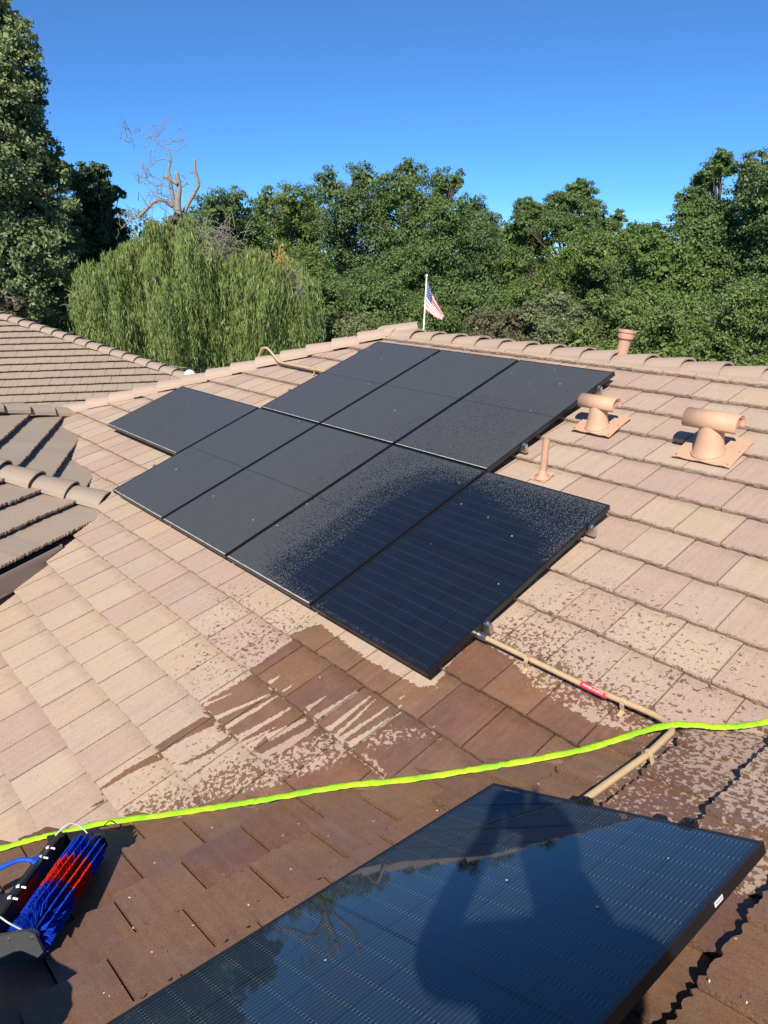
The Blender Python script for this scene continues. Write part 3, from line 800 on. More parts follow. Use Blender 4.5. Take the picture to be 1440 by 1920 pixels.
# rails that carry the array, each with its end clamps
def rail(u0, u1, v, label):
    m_ = mat4(eu, ev, nM, eu * u0 + ev * v)
    t = thing('mounting_rail', label, 'rail', m_, 'aluminium rails under the solar array')
    b = MB(); L = u1 - u0; b.box((0, -.015, -.075), (L, .015, -.036)); b.build('rail', M_ALU, t)
    for x, q in ((0, 1), (L, -1)):
        b = MB(); x0, x1 = sorted((x, x + q*.040))
        b.box((x0, -.015, -.036), (x1, .015, -.006)); b.tube([(x + q*.022, 0, -.004), (x + q*.022, 0, .004)], .008, 8)
        b.build('end_clamp', M_ALU, t)
    for x in np.arange(.3, L, 1.2):
        b = MB(); b.box((x - .03, -.03, -.108), (x + .03, .03, -.085)); b.build('roof_hook', M_ALU, t)
    return t
rail(-.045, 4.235, .47, 'silver rail under the lower row, its clamp next to the conduit end')
rail(-.045, 4.235, 1.50, 'silver rail under the lower row, its clamp below the thin vent pipe')
rail(-.045, 3.185, 2.18, 'silver rail under the upper row, its clamp above the thin vent pipe')
rail(-.045, 3.185, 3.22, 'silver rail under the upper row, its clamp nearest the ridge')

# ------------------------------------------------------------------ vents and pipes
def arcs(n, a0, a1): return [a0 + (a1 - a0) * i / n for i in range(n + 1)]
def t_vent(px, py, label, size):
    P = hit(px, py, nM, D_TILE + .02)
    t = thing('roof_vent', label, 'roof vent', mat4(eu, ev, nM, P), 'barrel topped roof vents by the array')
    s = size
    b = MB(); g = 8
    top = []; bot = []
    W_, H0, H1 = .215*s, -.105*s, .30*s
    vs = []
    for i in range(g + 1):
        for j in range(3):
            x = -W_ + 2*W_*i/g; y = (H0, 0.05*s, H1)[j]
            z = .004 + (.004*math.sin(i*1.9 + j) if j == 0 else .004) - (.006 if j == 0 and i in (0, g) else 0)
            vs.append((x, y, z))
    b.add(vs, [[i*3+j, (i+1)*3+j, (i+1)*3+j+1, i*3+j+1] for i in range(g) for j in range(2)])
    b.add([(v[0], v[1], v[2]-.004) for v in vs], [[i*3+j, i*3+j+1, (i+1)*3+j+1, (i+1)*3+j] for i in range(g) for j in range(2)])
    b.build('flashing', M_PEACH, t, smooth=True)
    # the neck leans so that it stands upright on the sloping roof
    upl = np.array([0, ST, CT]); b = MB(); n = 24; vs = []
    for k_, (h, r) in enumerate([(0.0, .120), (.014, .110), (.11, .096), (.235, .080)]):
        for i in range(n):
            a = 2*math.pi*i/n; c_ = np.array([0, .02*s, .004]) + upl*h*s
            vs.append(c_ + np.array([math.cos(a)*r*s, math.sin(a)*r*s, 0]))
    b.add(vs, [[k_*n+i, k_*n+(i+1) % n, (k_+1)*n+(i+1) % n, (k_+1)*n+i] for k_ in range(3) for i in range(n)])
    b.build('neck', M_PEACH, t, smooth=True)
    b = MB(); b.tube([np.array([0, .02*s, .004]) + upl*.012*s + np.array([math.cos(a)*.113*s, math.sin(a)*.113*s, 0]) for a in np.linspace(0, 2*math.pi, 29)], .006*s, 6, caps=False)
    b.build('sealant', M_RUSTY, t, smooth=True)
    b = MB()
    for sx_, sy_ in ((-.19, -.08), (.19, -.08), (0, -.09), (-.19, .10), (.19, .10)): b.tube([(sx_*s, sy_*s, .004), (sx_*s, sy_*s, .012)], .006, 6)
    b.build('screw', M_ALU, t)
    # half barrel cap, axis across the slope
    cc = np.array([0, .02*s, .004]) + upl*.235*s; b = MB(); n = 14; L = .195*s
    def ring(x, r): return [cc + np.array([x, math.cos(a)*r*s*1.05, math.sin(a)*r*s]) for a in arcs(n, -.62, math.pi + .35)]
    rows = [ring(-L, .078), ring(L, .078), ring(L, .071), ring(-L, .071)]
    vs = [p for q in rows for p in q]; m_ = n + 1
    b.add(vs, [[a*m_+i, a*m_+i+1, c2*m_+i+1, c2*m_+i] for a, c2 in ((0, 1), (1, 2), (2, 3), (3, 0)) for i in range(n)] + [[0, m_, 2*m_, 3*m_], [n, 3*m_+n, 2*m_+n, m_+n]])
    b.build('barrel_cap', M_PEACH, t, smooth=True)
    b = MB()
    for x in (-L + .012, L - .03*s):
        b.add([cc + np.array([x, math.cos(a)*.068*s, math.sin(a)*.068*s]) for a in arcs(n, -.4, math.pi+.2)] + [cc + np.array([x + .004, math.cos(a)*.068*s, math.sin(a)*.068*s]) for a in arcs(n, -.4, math.pi+.2)], [list(range(m_)), list(range(m_, 2*m_))[::-1]])
    fix_normals(b.build('end_plate', M_RUSTY, t))
    return t
t_vent(1117, 803, 'smaller peach roof vent with barrel cap, close to the upper row of panels', .80)
t_vent(1325, 853, 'larger peach roof vent with barrel cap, the one further right', .95)
def lathe(b, base, axis, prof, n=18):
    axis = np.asarray(axis, float); axis /= np.linalg.norm(axis); a = np.cross(axis, (1, 0, 0.1)); a /= np.linalg.norm(a); c_ = np.cross(axis, a)
    vs = [np.asarray(base) + axis*h + (a*math.cos(2*math.pi*i/n) + c_*math.sin(2*math.pi*i/n))*r for h, r in prof for i in range(n)]
    k_ = len(prof)
    b.add(vs, [[j*n+i, j*n+(i+1) % n, (j+1)*n+(i+1) % n, (j+1)*n+i] for j in range(k_-1) for i in range(n)] + [[(k_-1)*n + i for i in range(n)]])
    return b
PV = hit(1017, 893, nM, D_TILE + .012)
t = thing('vent_pipe', 'thin peach vent pipe standing beside the right edge of the array', 'vent pipe', Matrix.Translation(PV))
lathe(MB(), (0, 0, -.02), (.02, .03, 1), [(0, .026), (.30, .026), (.30, .020), (.22, .020)]).build('pipe', M_RUSTY, t, smooth=False)
lathe(MB(), (0, 0, -.01), (0, -.1, 1), [(0, .062), (.012, .058), (.022, .036), (.05, .030), (.06, .024)]).build('collar', M_RUSTY, t, smooth=True)
b = MB(); Mb = mat4(eu, ev, nM, (0, 0, 0)); b.box((-.085, -.06, -.008), (.055, .07, -.003), 0, Mb); b.build('flashing', M_PEACH, t)
o_pipe = at(1164, 640, 6.9)
pt = at(1169, 622, 7.15); pb = at(1158, 668, 7.15)
t = thing('vent_pipe', 'weathered peach flue pipe with a collar standing behind the ridge', 'vent pipe', Matrix.Translation(tuple(pb - np.array([0, 0, .25]))))
ax = pt - pb; Lp = np.linalg.norm(ax)
lathe(MB(), (0, 0, .0), ax + np.array([0, 0, .0]), [(0, .054), (.25 + Lp*.78, .054), (.25 + Lp*.78, .045)], 22).build('pipe', M_RUSTY, t)
lathe(MB(), np.array([0, 0, 0]) + ax/Lp*(.25 + Lp*.74), ax, [(0, .056), (0, .070), (.010, .074), (.055, .074), (.060, .084), (.075, .084), (.075, .06), (.04, .055)], 22).build('collar', M_RUSTY, t)

# ------------------------------------------------------------------ conduits and hose
def smooth_path(pts, n=8):
    P = [np.asarray(p, float) for p in pts]; out = []
    for i in range(len(P) - 1):
        a, b_, c_, d_ = P[max(i-1, 0)], P[i], P[i+1], P[min(i+2, len(P)-1)]
        for k in range(n):
            t_ = k / n
            out.append(.5*((2*b_) + (c_-a)*t_ + (2*a-5*b_+4*c_-d_)*t_*t_ + (3*b_-a-3*c_+d_)*t_**3))
    out.append(P[-1]); return out
def mp(x, y, h): return np.array([x, y, 0]) + np.array([0, 0, zM(y)]) + nM * h
def fp(x, y, h): return np.array([x, y, zF(x)]) + nF * h
A0 = hit(860, 1168, nM, D_TILE + .055); A1 = hit(905, 1193, nM, D_TILE + .055); A2 = hit(1100, 1287, nM, D_TILE + .055); A3 = hit(1205, 1330, nM, D_TILE + .06)
B0 = hit(1258, 1374, nF, D_F + .07); B1 = hit(1215, 1414, nF, D_F + .055); B2 = hit(1095, 1500, nF, D_F + .05); B3 = B2 + (B2 - B1) * 1.6
def bez(p, q, c_, n=7): return [(1-t_)**2*p + 2*t_*(1-t_)*c_ + t_*t_*q for t_ in np.linspace(0, 1, n)]
cpt = hit(1266, 1357, nM, D_TILE + .07)
path = [A0, A1, A2, A3] + bez(A3 + (cpt-A3)*.15, B0 + (cpt-B0)*.1, cpt) + [B0, B1, B2, B3]
cond = thing('conduit', 'tan painted electrical conduit bending from the array to the near panel', 'conduit', Matrix.Translation(tuple(A2)))
oc = A2
b = MB(); b.tube([p - oc for p in path], .0148, 14); b.build('pipe', M_TAN, cond, smooth=True)
dirA = (A2 - A1) / np.linalg.norm(A2 - A1)
b = MB(); b.tube([A1 - dirA*.06 - oc, A1 + dirA*.035 - oc], .021, 14); b.build('fitting', M_ALU, cond, smooth=False)
def strap(P, D, n, name='strap'):
    x = D / np.linalg.norm(D); z = n; y = np.cross(z, x); b = MB(); M_ = mat4(x, y, z, P - oc)
    vs = []
    for xx in (-.012, .012):
        for yy, zz in ((-.055, -.05), (-.02, -.045), (-.021, .0), (-.014, .016), (0, .0215), (.014, .016), (.021, 0), (.02, -.045), (.055, -.05)): vs.append(tuple(M_ @ Vector((xx, yy, zz))))
    b.add(vs, [[i, i+1, 10+i, 9+i] for i in range(8)]); 
    return b.build(name, M_TAN, cond)
strap(hit(990, 1238, nM, D_TILE + .055), dirA, nM); strap(hit(1170, 1316, nM, D_TILE + .055), dirA, nM)
strap(hit(1213, 1415, nF, D_F + .055), B2 - B1, nF)
# red warning band on the conduit
s0 = hit(1090, 1281, nM, D_TILE + .06); s1 = hit(1138, 1303, nM, D_TILE + .06)
kA = A2 + dirA * ((s0 - A2) @ dirA); kB = A2 + dirA * ((s1 - A2) @ dirA)
b = MB(); b.tube([kA - oc, kB - oc], .0156, 16, caps=False); st = b.build('warning_label', M_RED, cond, smooth=True); st['label'] = 'red label band with white lettering'
fc = bpy.data.curves.new('lettering', 'FONT'); fc.body = 'POWER SOURCE'; fc.size = .0145; fc.align_x = 'CENTER'; fc.align_y = 'CENTER'; fc.extrude = .0004
fo = bpy.data.objects.new('lettering_tmp', fc); COL.objects.link(fo)
bpy.context.view_layer.update()
me = bpy.data.meshes.new_from_object(fo.evaluated_get(bpy.context.evaluated_depsgraph_get())); bpy.data.objects.remove(fo)
me.materials.clear(); me.materials.append(M_PRINT)
o = bpy.data.objects.new('lettering', me); link(o, st)
vdir = CAM - (kA + kB)/2; vdir = vdir - dirA*(vdir @ dirA); vdir /= np.linalg.norm(vdir)
o.matrix_local = mat4(dirA, np.cross(vdir, dirA), vdir, (kA + kB)/2 - oc + vdir*.0159)

# second conduit, over the hip
D0 = hit(640, 703, nM, D_TILE + .05); D1 = hit(598, 694, nM, D_TILE + .05); D2 = hit(528, 680, nM, D_TILE + .05)
dx = (D2 - D1) / np.linalg.norm(D2 - D1)
pth = [D0, D1, D2 - dx*.02, D2 + dx*.06 + np.array([0, 0, .01])] + [D2 + dx*a + np.array([0, 0, h]) for a, h in ((.14, .05), (.24, .115), (.32, .145), (.40, .14), (.46, .10), (.52, .03), (.56, -.06))]
cond2 = thing('conduit', 'tan conduit hooking over the hip caps left of the upper row', 'conduit', Matrix.Translation(tuple(D1)))
b = MB(); b.tube([p - D1 for p in smooth_path(pth, 4)], .015, 12); b.build('pipe', M_TAN, cond2, smooth=True)
oc = D1; q = cond; cond = cond2; strap(hit(590, 692, nM, D_TILE + .05), dx, nM); cond = q

# lime green flat hose
def first_hit(px, py, h):
    r = ray(px, py); a = (D_TILE + h - nM @ CAM)/(nM @ r); b_ = (D_F + h - nF @ CAM)/(nF @ r)
    return CAM + r * min(a, b_)
hp = [(-150,1632),(-60,1606),(0,1591),(60,1574),(120,1560),(200,1542),(300,1529),(400,1514),(480,1502),(560,1488),(640,1474),(720,1466),(800,1457),(880,1444),(960,1431),(1040,1417),(1120,1398),(1190,1376),(1252,1360),(1300,1359),(1345,1363),(1400,1360),(1440,1353),(1500,1340),(1580,1318)]
hh = [.026]*17 + [.045, .085, .06] + [.03]*5
hpts = [first_hit(x, y, h) for (x, y), h in zip(hp, hh)]
def hose_mat():
    k = NT('lime_hose'); O = k.objc(); 
    w = k.noise(k.scale(O, (1, 1, 1)), 160, 2, .6); big = k.noise(O, 9, 3, .6)
    c = k.mix(k.step(big, .35, .65), (.50,.76,.014), (.27,.62,.010)); c = k.mix(k.math('MULTIPLY', k.step(w, .45, .68), .55), c, (.14,.34,.01))
    c = k.mix(k.math('MULTIPLY', k.step(k.noise(O, 45, 3, .7), .60, .72), .5), c, (.20,.30,.03))
    return k.done(k.bsdf(c, .55, 0, .4, k.bump(w, .3, .003)))
hs_ = smooth_path(hpts, 8); rh = random.Random(4)
hs_ = [p + np.array([rh.uniform(-.002, .002), rh.uniform(-.002, .002), rh.uniform(-.0015, .0015)]) for p in hs_]
b = MB(); b.tube(hs_, [.0175 + .0012*math.sin(i*.9) + rh.uniform(-.0007, .0007) for i in range(len(hs_))], 12, flat=.45)
tag(b.build('hose', hose_mat(), smooth=True), 'lime green fabric hose lying along the roof valley over the conduit', 'hose')

# ------------------------------------------------------------------ rotary cleaning brush
bp0 = np.array([4.183, -2.013, -.253]); bp1 = np.array([3.759, -1.667, -.395])
bx = bp1 - bp0; BL = np.linalg.norm(bx); bx /= BL; bx -= nF * (bx @ nF); bx /= np.linalg.norm(bx); by = np.cross(nF, bx)
BO = bp0 - nF * ((bp0 @ nF) - (D_F + .012))          # on the tiles below the near end of the axle
BR = thing('cleaning_brush', 'rotary cleaning brush head with blue and red bristles lying on wet tiles', 'brush', mat4(bx, by, nF, BO))
M_BPLASTIC = simple('black_plastic', (.016,.016,.018), .38, bump=.15, scale=200)
M_GPLATE = simple('dark_grey_plate', (.055,.058,.058), .45, bump=.2, scale=160)
M_BLUE = simple('blue_bristle', (.010,.055,.55), .35); M_REDB = simple('red_bristle', (.68,.025,.018), .35)
M_BLUET = simple('blue_tube', (.012,.09,.52), .3); M_CLEAR = simple('clear_hose', (.55,.56,.55), .2)
HZ = .085; RB = .082
b = MB(); b.tube([(-.03, 0, HZ), (BL + .05, 0, HZ)], .022, 14); b.build('axle', M_BPLASTIC, BR)
b = MB(); b.tube([(-.012, 0, HZ), (.004, 0, HZ)], .028, 16); b.build('hub', M_WHITE, BR)
def bristles(x0, x1, mat, label, seed, flare=0.0):
    r = random.Random(seed); b = MB(); rows = 16; step = .0075
    n = int((x1 - x0) / step)
    for k in range(rows):
        for i in range(n):
            x = x0 + (i + .5) * step
            a0 = 2*math.pi*k/rows + x * .5
            for t_ in range(6):
                a = a0 + r.uniform(-.03, .03); L = RB * r.uniform(.97, 1.0)
                fl = (x - .10) * .35 if x < .06 else 0
                fx = r.uniform(-.0015, .0015) + fl * flare
                p = np.array([x + r.uniform(-.002, .002), math.cos(a)*.02, HZ + math.sin(a)*.02])
                q = np.array([x + fx, math.cos(a)*L, max(.006, HZ + math.sin(a)*L)])
                s_ = np.array([.0016, 0, 0]); w_ = np.array([0, -math.sin(a), math.cos(a)]) * .0016
                b.add([p - s_, p + s_, q + s_*.8, q - s_*.8], [(0, 1, 2, 3)]) if t_ % 2 else b.add([p - w_, p + w_, q + w_*.8, q - w_*.8], [(0, 1, 2, 3)])
    o = b.build('bristle_section', mat, BR); o['label'] = label; o['kind'] = 'stuff'
bristles(.0, BL*.385, M_BLUE, 'blue bristles at the near end', 1, 1.0)
bristles(BL*.385, BL*.71, M_REDB, 'red bristles in the middle', 2)
bristles(BL*.71, BL*.985, M_BLUE, 'blue bristles at the far end', 3)
b = MB()
b.box((-.05, .115, .060), (BL + .075, .121, .145)); b.box((-.05, .121, .139), (BL + .075, .175, .145)); b.box((-.05, .169, .075), (BL + .075, .175, .139)); b.build('housing', M_BPLASTIC, BR)
for x, nm in ((-.052, 'near'), (BL + .058, 'far')):
    b = MB(); pr_ = [(-.055, .045), (-.045, .115), (-.02, .135), (.20, .15), (.20, .08), (.10, .03), (-.02, .02)]
    b.add([(x, y, z) for y, z in pr_] + [(x + .014, y, z) for y, z in pr_], [list(range(7)), list(range(7, 14))[::-1]] + [[i, 7+i, 7+(i+1) % 7, (i+1) % 7] for i in range(7)])
    o = fix_normals(b.build('end_plate', M_GPLATE if nm == 'near' else M_BPLASTIC, BR))
    b = MB()
    for y, z in ((-.03, .105), (.05, .12), (.15, .13)): b.tube([(x - .004, y, z), (x + .018, y, z)], .006, 8)
    b.build('bolt', M_ALU, o)
b = MB(); b.tube([(.0, .125, .158), (BL + .04, .125, .158)], .012, 10); b.build('spray_bar', M_BPLASTIC, BR, smooth=True)
for x in (.13, .20, .40, .47):
    b = MB(); b.box((x, .118, .168), (x + .012, .130, .176)); b.tube([(x + .006, .112, .166), (x + .006, .096, .158)], .004, 6); b.build('nozzle', M_WHITE, BR)
for x0, sg in ((.02, 1), (BL + .02, -1)):
    b = MB(); b.tube(smooth_path([(x0, .14, .165), (x0 - .03*sg, .09, .19), (x0 - .045*sg, .05, .165), (x0 - .035*sg, .015, .12)], 6), .0032, 8); b.build('clear_hose', M_CLEAR, BR, smooth=True)
b = MB(); b.tube(smooth_path([(.385, .14, .172), (.37, .20, .195), (.31, .30, .19), (.26, .37, .16)], 6), .010, 10); b.build('feed_tube', M_BLUET, BR, smooth=True)
b = MB(); b.tube([(.385, .14, .165), (.385, .135, .18)], .016, 10); b.build('feed_fitting', M_BLUET, BR)
# handle arm running out of the picture
b = MB(); b.box((.20, .17, .085), (.30, .33, .105)); b.box((.235, .30, .07), (.275, 1.25, .10)); b.build('handle_arm', M_BPLASTIC, BR)
b = MB(); b.tube(smooth_path([(.30, .28, .13), (.34, .34, .14), (.33, .42, .12), (.27, .47, .09)], 6), [.016]*19, 12); b.build('white_coupling', M_WHITE, BR, smooth=True)

# crumpled bag beside the brush, mostly outside the frame
def lumpy(name, mat, size, seed, M_):
    bm = bmesh.new(); bmesh.ops.create_icosphere(bm, subdivisions=4, radius=1)
    from mathutils import noise as mn
    for v in bm.verts:
        c = v.co.copy(); p = Vector([math.copysign(abs(a)**.55, a) for a in c]); p.normalize(); p = Vector([math.copysign(abs(a)**.7, a) for a in c])
        nn = mn.noise(c*2.2 + Vector((seed, 0, 0)))*.16 + mn.noise(c*5.5 + Vector((0, seed, 0)))*.09 + abs(mn.noise(c*9))*.05
        v.co = Vector((p.x*size[0], p.y*size[1], p.z*size[2])) * (1 + nn)
        v.co.z = max(v.co.z + size[2]*.9, 0)
    me = bpy.data.meshes.new(name); bm.to_mesh(me); bm.free(); me.materials.append(mat)
    me.polygons.foreach_set('use_smooth', [True]*len(me.polygons))
    o = bpy.data.objects.new(name, me); link(o); o.matrix_world = M_; return o
bagP = np.array([4.64, -2.44, zF(4.64) + .012])
M_NYLON = simple('black_nylon', (.014,.015,.018), .5, bump=.5, scale=60)
tag(lumpy('bag', M_NYLON, (.17, .28, .15), 4.2, mat4((0, -1, 0), (CT, 0, ST), nF, bagP)), 'black crumpled nylon bag in the corner below the cleaning brush', 'bag')

# ------------------------------------------------------------------ people
M_SKIN = simple('skin', (.48,.28,.20), .5); M_SHIRT = simple('grey_shirt', (.16,.17,.19), .85); M_JEAN = simple('dark_trousers', (.03,.035,.05), .85)
M_HAIR = simple('dark_hair', (.02,.015,.012), .6); M_BOOT = simple('work_boots', (.10,.065,.04), .7)
M_PALE = simple('pale_blue_shirt', (.74,.78,.84), .85); M_HAT = simple('dark_hat', (.03,.03,.04), .8)
def skin_mesh(verts, edges, rad, root=0, sub=2):
    me = bpy.data.meshes.new('skin_tmp'); me.from_pydata([tuple(v) for v in verts], edges, [])
    o = bpy.data.objects.new('skin_tmp', me); COL.objects.link(o)
    md = o.modifiers.new('skin', 'SKIN'); md.use_smooth_shade = True
    for i, sv in enumerate(me.skin_vertices[0].data):
        r = rad[i]; sv.radius = r if isinstance(r, tuple) else (r, r); sv.use_root = (i == root)
    sb = o.modifiers.new('sub', 'SUBSURF'); sb.levels = sub; sb.render_levels = sub
    bpy.context.view_layer.update()
    out = bpy.data.meshes.new_from_object(o.evaluated_get(bpy.context.evaluated_depsgraph_get()))
    bpy.data.objects.remove(o); bpy.data.meshes.remove(me)
    out.polygons.foreach_set('use_smooth', [True]*len(out.polygons)); return out
def hand_chain(V, E, Rr, w, wi, fwd, side, s=1.0, curl=.5):
    """palm and five fingers growing from wrist vertex wi"""
    fwd = np.asarray(fwd, float)/np.linalg.norm(fwd); side = np.asarray(side, float); side -= fwd*(side@fwd); side /= np.linalg.norm(side); nrm = np.cross(fwd, side)
    p = w + fwd*.05*s; V.append(p); E.append((wi, len(V)-1)); Rr.append((.034*s, .016*s)); pi_ = len(V)-1
    for k, (o_, L) in enumerate(((-.03, .065), (-.010, .078), (.011, .072), (.030, .056))):
        q0 = p + fwd*.035*s + side*o_*s; q1 = q0 + (fwd*math.cos(curl) + nrm*math.sin(curl))*L*.5*s; q2 = q1 + (fwd*math.cos(curl*2.2) + nrm*math.sin(curl*2.2))*L*.5*s
        i0 = len(V); V += [q0, q1, q2]; E += [(pi_, i0), (i0, i0+1), (i0+1, i0+2)]; Rr += [.010*s, .0085*s, .0072*s]
    t0 = w + fwd*.03*s - side*.03*s; t1 = t0 + (fwd*.6 - side*.7 + nrm*.4)*.035*s; t2 = t1 + (fwd*.9 - side*.1 + nrm*.4)*.03*s
    i0 = len(V); V += [t0, t1, t2]; E += [(wi, i0), (i0, i0+1), (i0+1, i0+2)]; Rr += [.013*s, .0105*s, .0085*s]
hv = np.array([-FWD[0], -FWD[1], 0]); hv /= np.linalg.norm(hv)          # horizontally back from the lens
rv = np.array([RGT[0], RGT[1], 0]); rv /= np.linalg.norm(rv)
def L3(r_, b_, z_): return CAM + rv*r_ + hv*b_ + np.array([0, 0, z_])
def foot_z(P): return zF(P[0]) + .012/CT
def photographer():
    ankL = L3(-.10, .46, 0); ankR = L3(.22, .44, 0)
    ankL[2] = foot_z(ankL) + .09; ankR[2] = foot_z(ankR) + .09
    base = L3(.06, .45, 0); base[2] = foot_z(base)
    PH = thing('person', 'person in grey shirt standing on the near slope holding up a phone', 'person', Matrix.Translation(tuple(base)))
    V = []; E = []; Rr = []
    def add(p, r, par=None):
        V.append(np.asarray(p, float)); Rr.append(r); i = len(V)-1
        if par is not None: E.append((par, i))
        return i
    U = .10                                             # the phone is held at chin height
    hip = add(L3(.08, .43, -.72 + U), (.165, .125)); waist = add(L3(.08, .42, -.56 + U), (.16, .12), hip); chest = add(L3(.08, .40, -.38 + U), (.18, .13), waist)
    neck0 = add(L3(.06, .385, -.24 + U), (.075, .07), chest); neck1 = add(L3(.05, .365, -.16 + U), .055, neck0)
    h0 = add(L3(.04, .345, -.07 + U), (.080, .090), neck1); h1 = add(L3(.04, .345, .04 + U), (.083, .097), h0); add(L3(.04, .35, .10 + U), (.055, .065), h1)
    for s_, ank in ((-1, ankL), (1, ankR)):
        x = .07 + s_*.10
        th = add(L3(x, .43, -.84 + U), .095, hip); kn_p = (L3(x, .42, -.84 + U) + ank)/2 + hv*-.03; kn_p[2] = (V[th][2] + ank[2])/2 + .02
        kn = add(kn_p, .065, th); an = add(ank, .045, kn); hl = add(ank - np.array([0, 0, .05]) + hv*.03, .045, an); add(ank - np.array([0, 0, .055]) - hv*.16, .040, an)
        sh = add(L3(.08 + s_*.20, .385, -.265 + U), .080, chest)
        el = add(L3(-.245, .22, -.34) if s_ < 0 else L3(.235, .21, -.34), .055, sh)
        fo = add(L3(-.165, .14, -.19) if s_ < 0 else L3(.165, .14, -.20), .047, el)
        wr = add(L3(s_*.085, .085, -.085), .032, fo)
        hand_chain(V, E, Rr, V[wr], wr, L3(s_*.062, .03, .0) - V[wr], hv*1.0 - rv*s_*.4, 1.0, .35)
    me = skin_mesh(V, E, Rr, 0, 2)
    bm = bmesh.new(); bm.from_mesh(me)
    for hz in (-.58, -.06):                             # clean hem and neckline
        bmesh.ops.bisect_plane(bm, geom=list(bm.verts) + list(bm.edges) + list(bm.faces), plane_co=(0, 0, CAM[2] + hz), plane_no=(0, 0, 1))
    bm.to_mesh(me); bm.free()
    for q in (M_SKIN, M_SHIRT, M_JEAN, M_BOOT): me.materials.append(q)
    zb = V[hip][2]
    for p in me.polygons:
        c = Vector(p.center); loc = np.array(c) - CAM; bb = loc @ hv; zz = loc[2]; rr_ = loc @ rv
        if zz < -1.50 and c.z < foot_z(c) + .12: k = 3
        elif zz < -.58: k = 2
        elif zz < -.06 and bb > .20 and (zz < -.12 or abs(rr_ - .06) > .085): k = 1
        else: k = 0
        p.material_index = k
    me.transform(Matrix.Translation(tuple(-base)))
    o = bpy.data.objects.new('body', me); link(o, PH)
    # hair, ears, nose, brow, mouth
    b = MB(); hc = L3(.04, .352, .135) - base
    bm = bmesh.new(); bmesh.ops.create_uvsphere(bm, u_segments=20, v_segments=14, radius=1)
    for v in bm.verts:
        p = v.co; q = hc + rv*p.x*.092 + hv*p.y*.108 + np.array([0, 0, p.z*.105 + .012]); v.co = Vector(tuple(q))
    bmesh.ops.delete(bm, geom=[v for v in bm.verts if (np.array(v.co) - hc) @ hv < .0 and v.co.z - hc[2] < .05 or v.co.z - hc[2] < -.05], context='VERTS')
    me2 = bpy.data.meshes.new('hair'); bm.to_mesh(me2); bm.free(); me2.materials.append(M_HAIR)
    link(bpy.data.objects.new('hair', me2), PH)
    def blob(name, c, rad, mat):
        bm = bmesh.new(); bmesh.ops.create_uvsphere(bm, u_segments=10, v_segments=8, radius=1)
        for v in bm.verts: v.co = Vector(tuple(L3(c[0] - .02, c[1], c[2] + .10) - base + rv*v.co.x*rad[0] + hv*v.co.y*rad[1] + np.array([0, 0, v.co.z*rad[2]])))
        q = bpy.data.meshes.new(name); bm.to_mesh(q); bm.free(); q.materials.append(mat); q.polygons.foreach_set('use_smooth', [True]*len(q.polygons)); link(bpy.data.objects.new(name, q), PH)
    for s_ in (-1, 1):
        blob('ear', (.06 + s_*.082, .36, .0), (.012, .022, .032), M_SKIN); blob('eye', (.06 + s_*.032, .262, .018), (.013, .009, .009), M_WHITE); blob('pupil', (.06 + s_*.032, .254, .018), (.005, .004, .005), M_HAIR)
        blob('eyebrow', (.06 + s_*.033, .258, .040), (.022, .007, .005), M_HAIR)
    blob('nose', (.06, .250, -.012), (.014, .020, .022), M_SKIN); blob('mouth', (.06, .265, -.055), (.024, .008, .006), M_REDB)
    return PH
photographer()
dvec = FWD
ph = thing('phone', 'black phone held up in both hands by the person', 'phone', mat4(RGT, -DWN, -FWD, CAM + (-FWD)*.012))
b = MB(); b.box((-.037, -.12, -.004), (.037, .028, .004)); b.build('phone_body', M_BPLASTIC, ph)
b = MB(); b.box((-.034, -.115, .0042), (.034, .022, .0048)); b.build('screen', M_BLACK, ph)

def far_person():
    D = 62.0; ft = at(603, 644, D); s_ = 1.0
    base = np.array([ft[0], ft[1], GROUND_Z]); top = at(602, 612, D)[2]; hgt = top - base[2]; k = hgt / 1.75
    t = thing('person', 'distant person in pale blue shirt and dark hat bending forward on grass by the willow', 'person', Matrix.Translation(tuple(base)))
    f = rv*.85 - hv*.2                                   # faces right
    f /= np.linalg.norm(f); sd = np.cross((0, 0, 1), f)
    def P(a, s2_, z): return (f*a + sd*s2_)*k + np.array([0, 0, z*k])
    V = []; E = []; Rr = []
    def add(p, r, par=None):
        V.append(p); Rr.append(r*k)
        if par is not None: E.append((par, len(V)-1))
        return len(V)-1
    hip = add(P(-.12, 0, .92), .16); ch = add(P(.06, 0, 1.30), .17, hip); nk = add(P(.14, 0, 1.48), .07, ch); hd_ = add(P(.17, 0, 1.60), .10, nk); add(P(.19, 0, 1.70), .075, hd_)
    for q in (-1, 1):
        kn = add(P(.02, q*.13, .50), .08, hip); an = add(P(-.08, q*.14, .08), .055, kn); add(P(.08, q*.14, .04), .05, an)
        sh = add(P(.08, q*.20, 1.34), .075, ch); el = add(P(.22, q*.24, 1.08), .055, sh); add(P(.46, q*.16, .92), .045, el)
    me = skin_mesh(V, E, Rr, 0, 1)
    for q in (M_SKIN, M_PALE, M_JEAN): me.materials.append(q)
    for p in me.polygons:
        z = p.center[2] / k; a = np.array(p.center) @ f / k
        p.material_index = 2 if z < .90 and a < .36 else (1 if z < 1.46 and not (a > .40) else 0)
    link(bpy.data.objects.new('body', me), t)
    b = MB(); c = P(.19, 0, 1.70); b.tube([c, c + np.array([0, 0, .03*k])], .19*k, 14); b.tube([c + np.array([0, 0, .03*k]), c + np.array([0, 0, .13*k])], [.115*k, .095*k], 14); b.build('hat', M_HAT, t)
far_person()

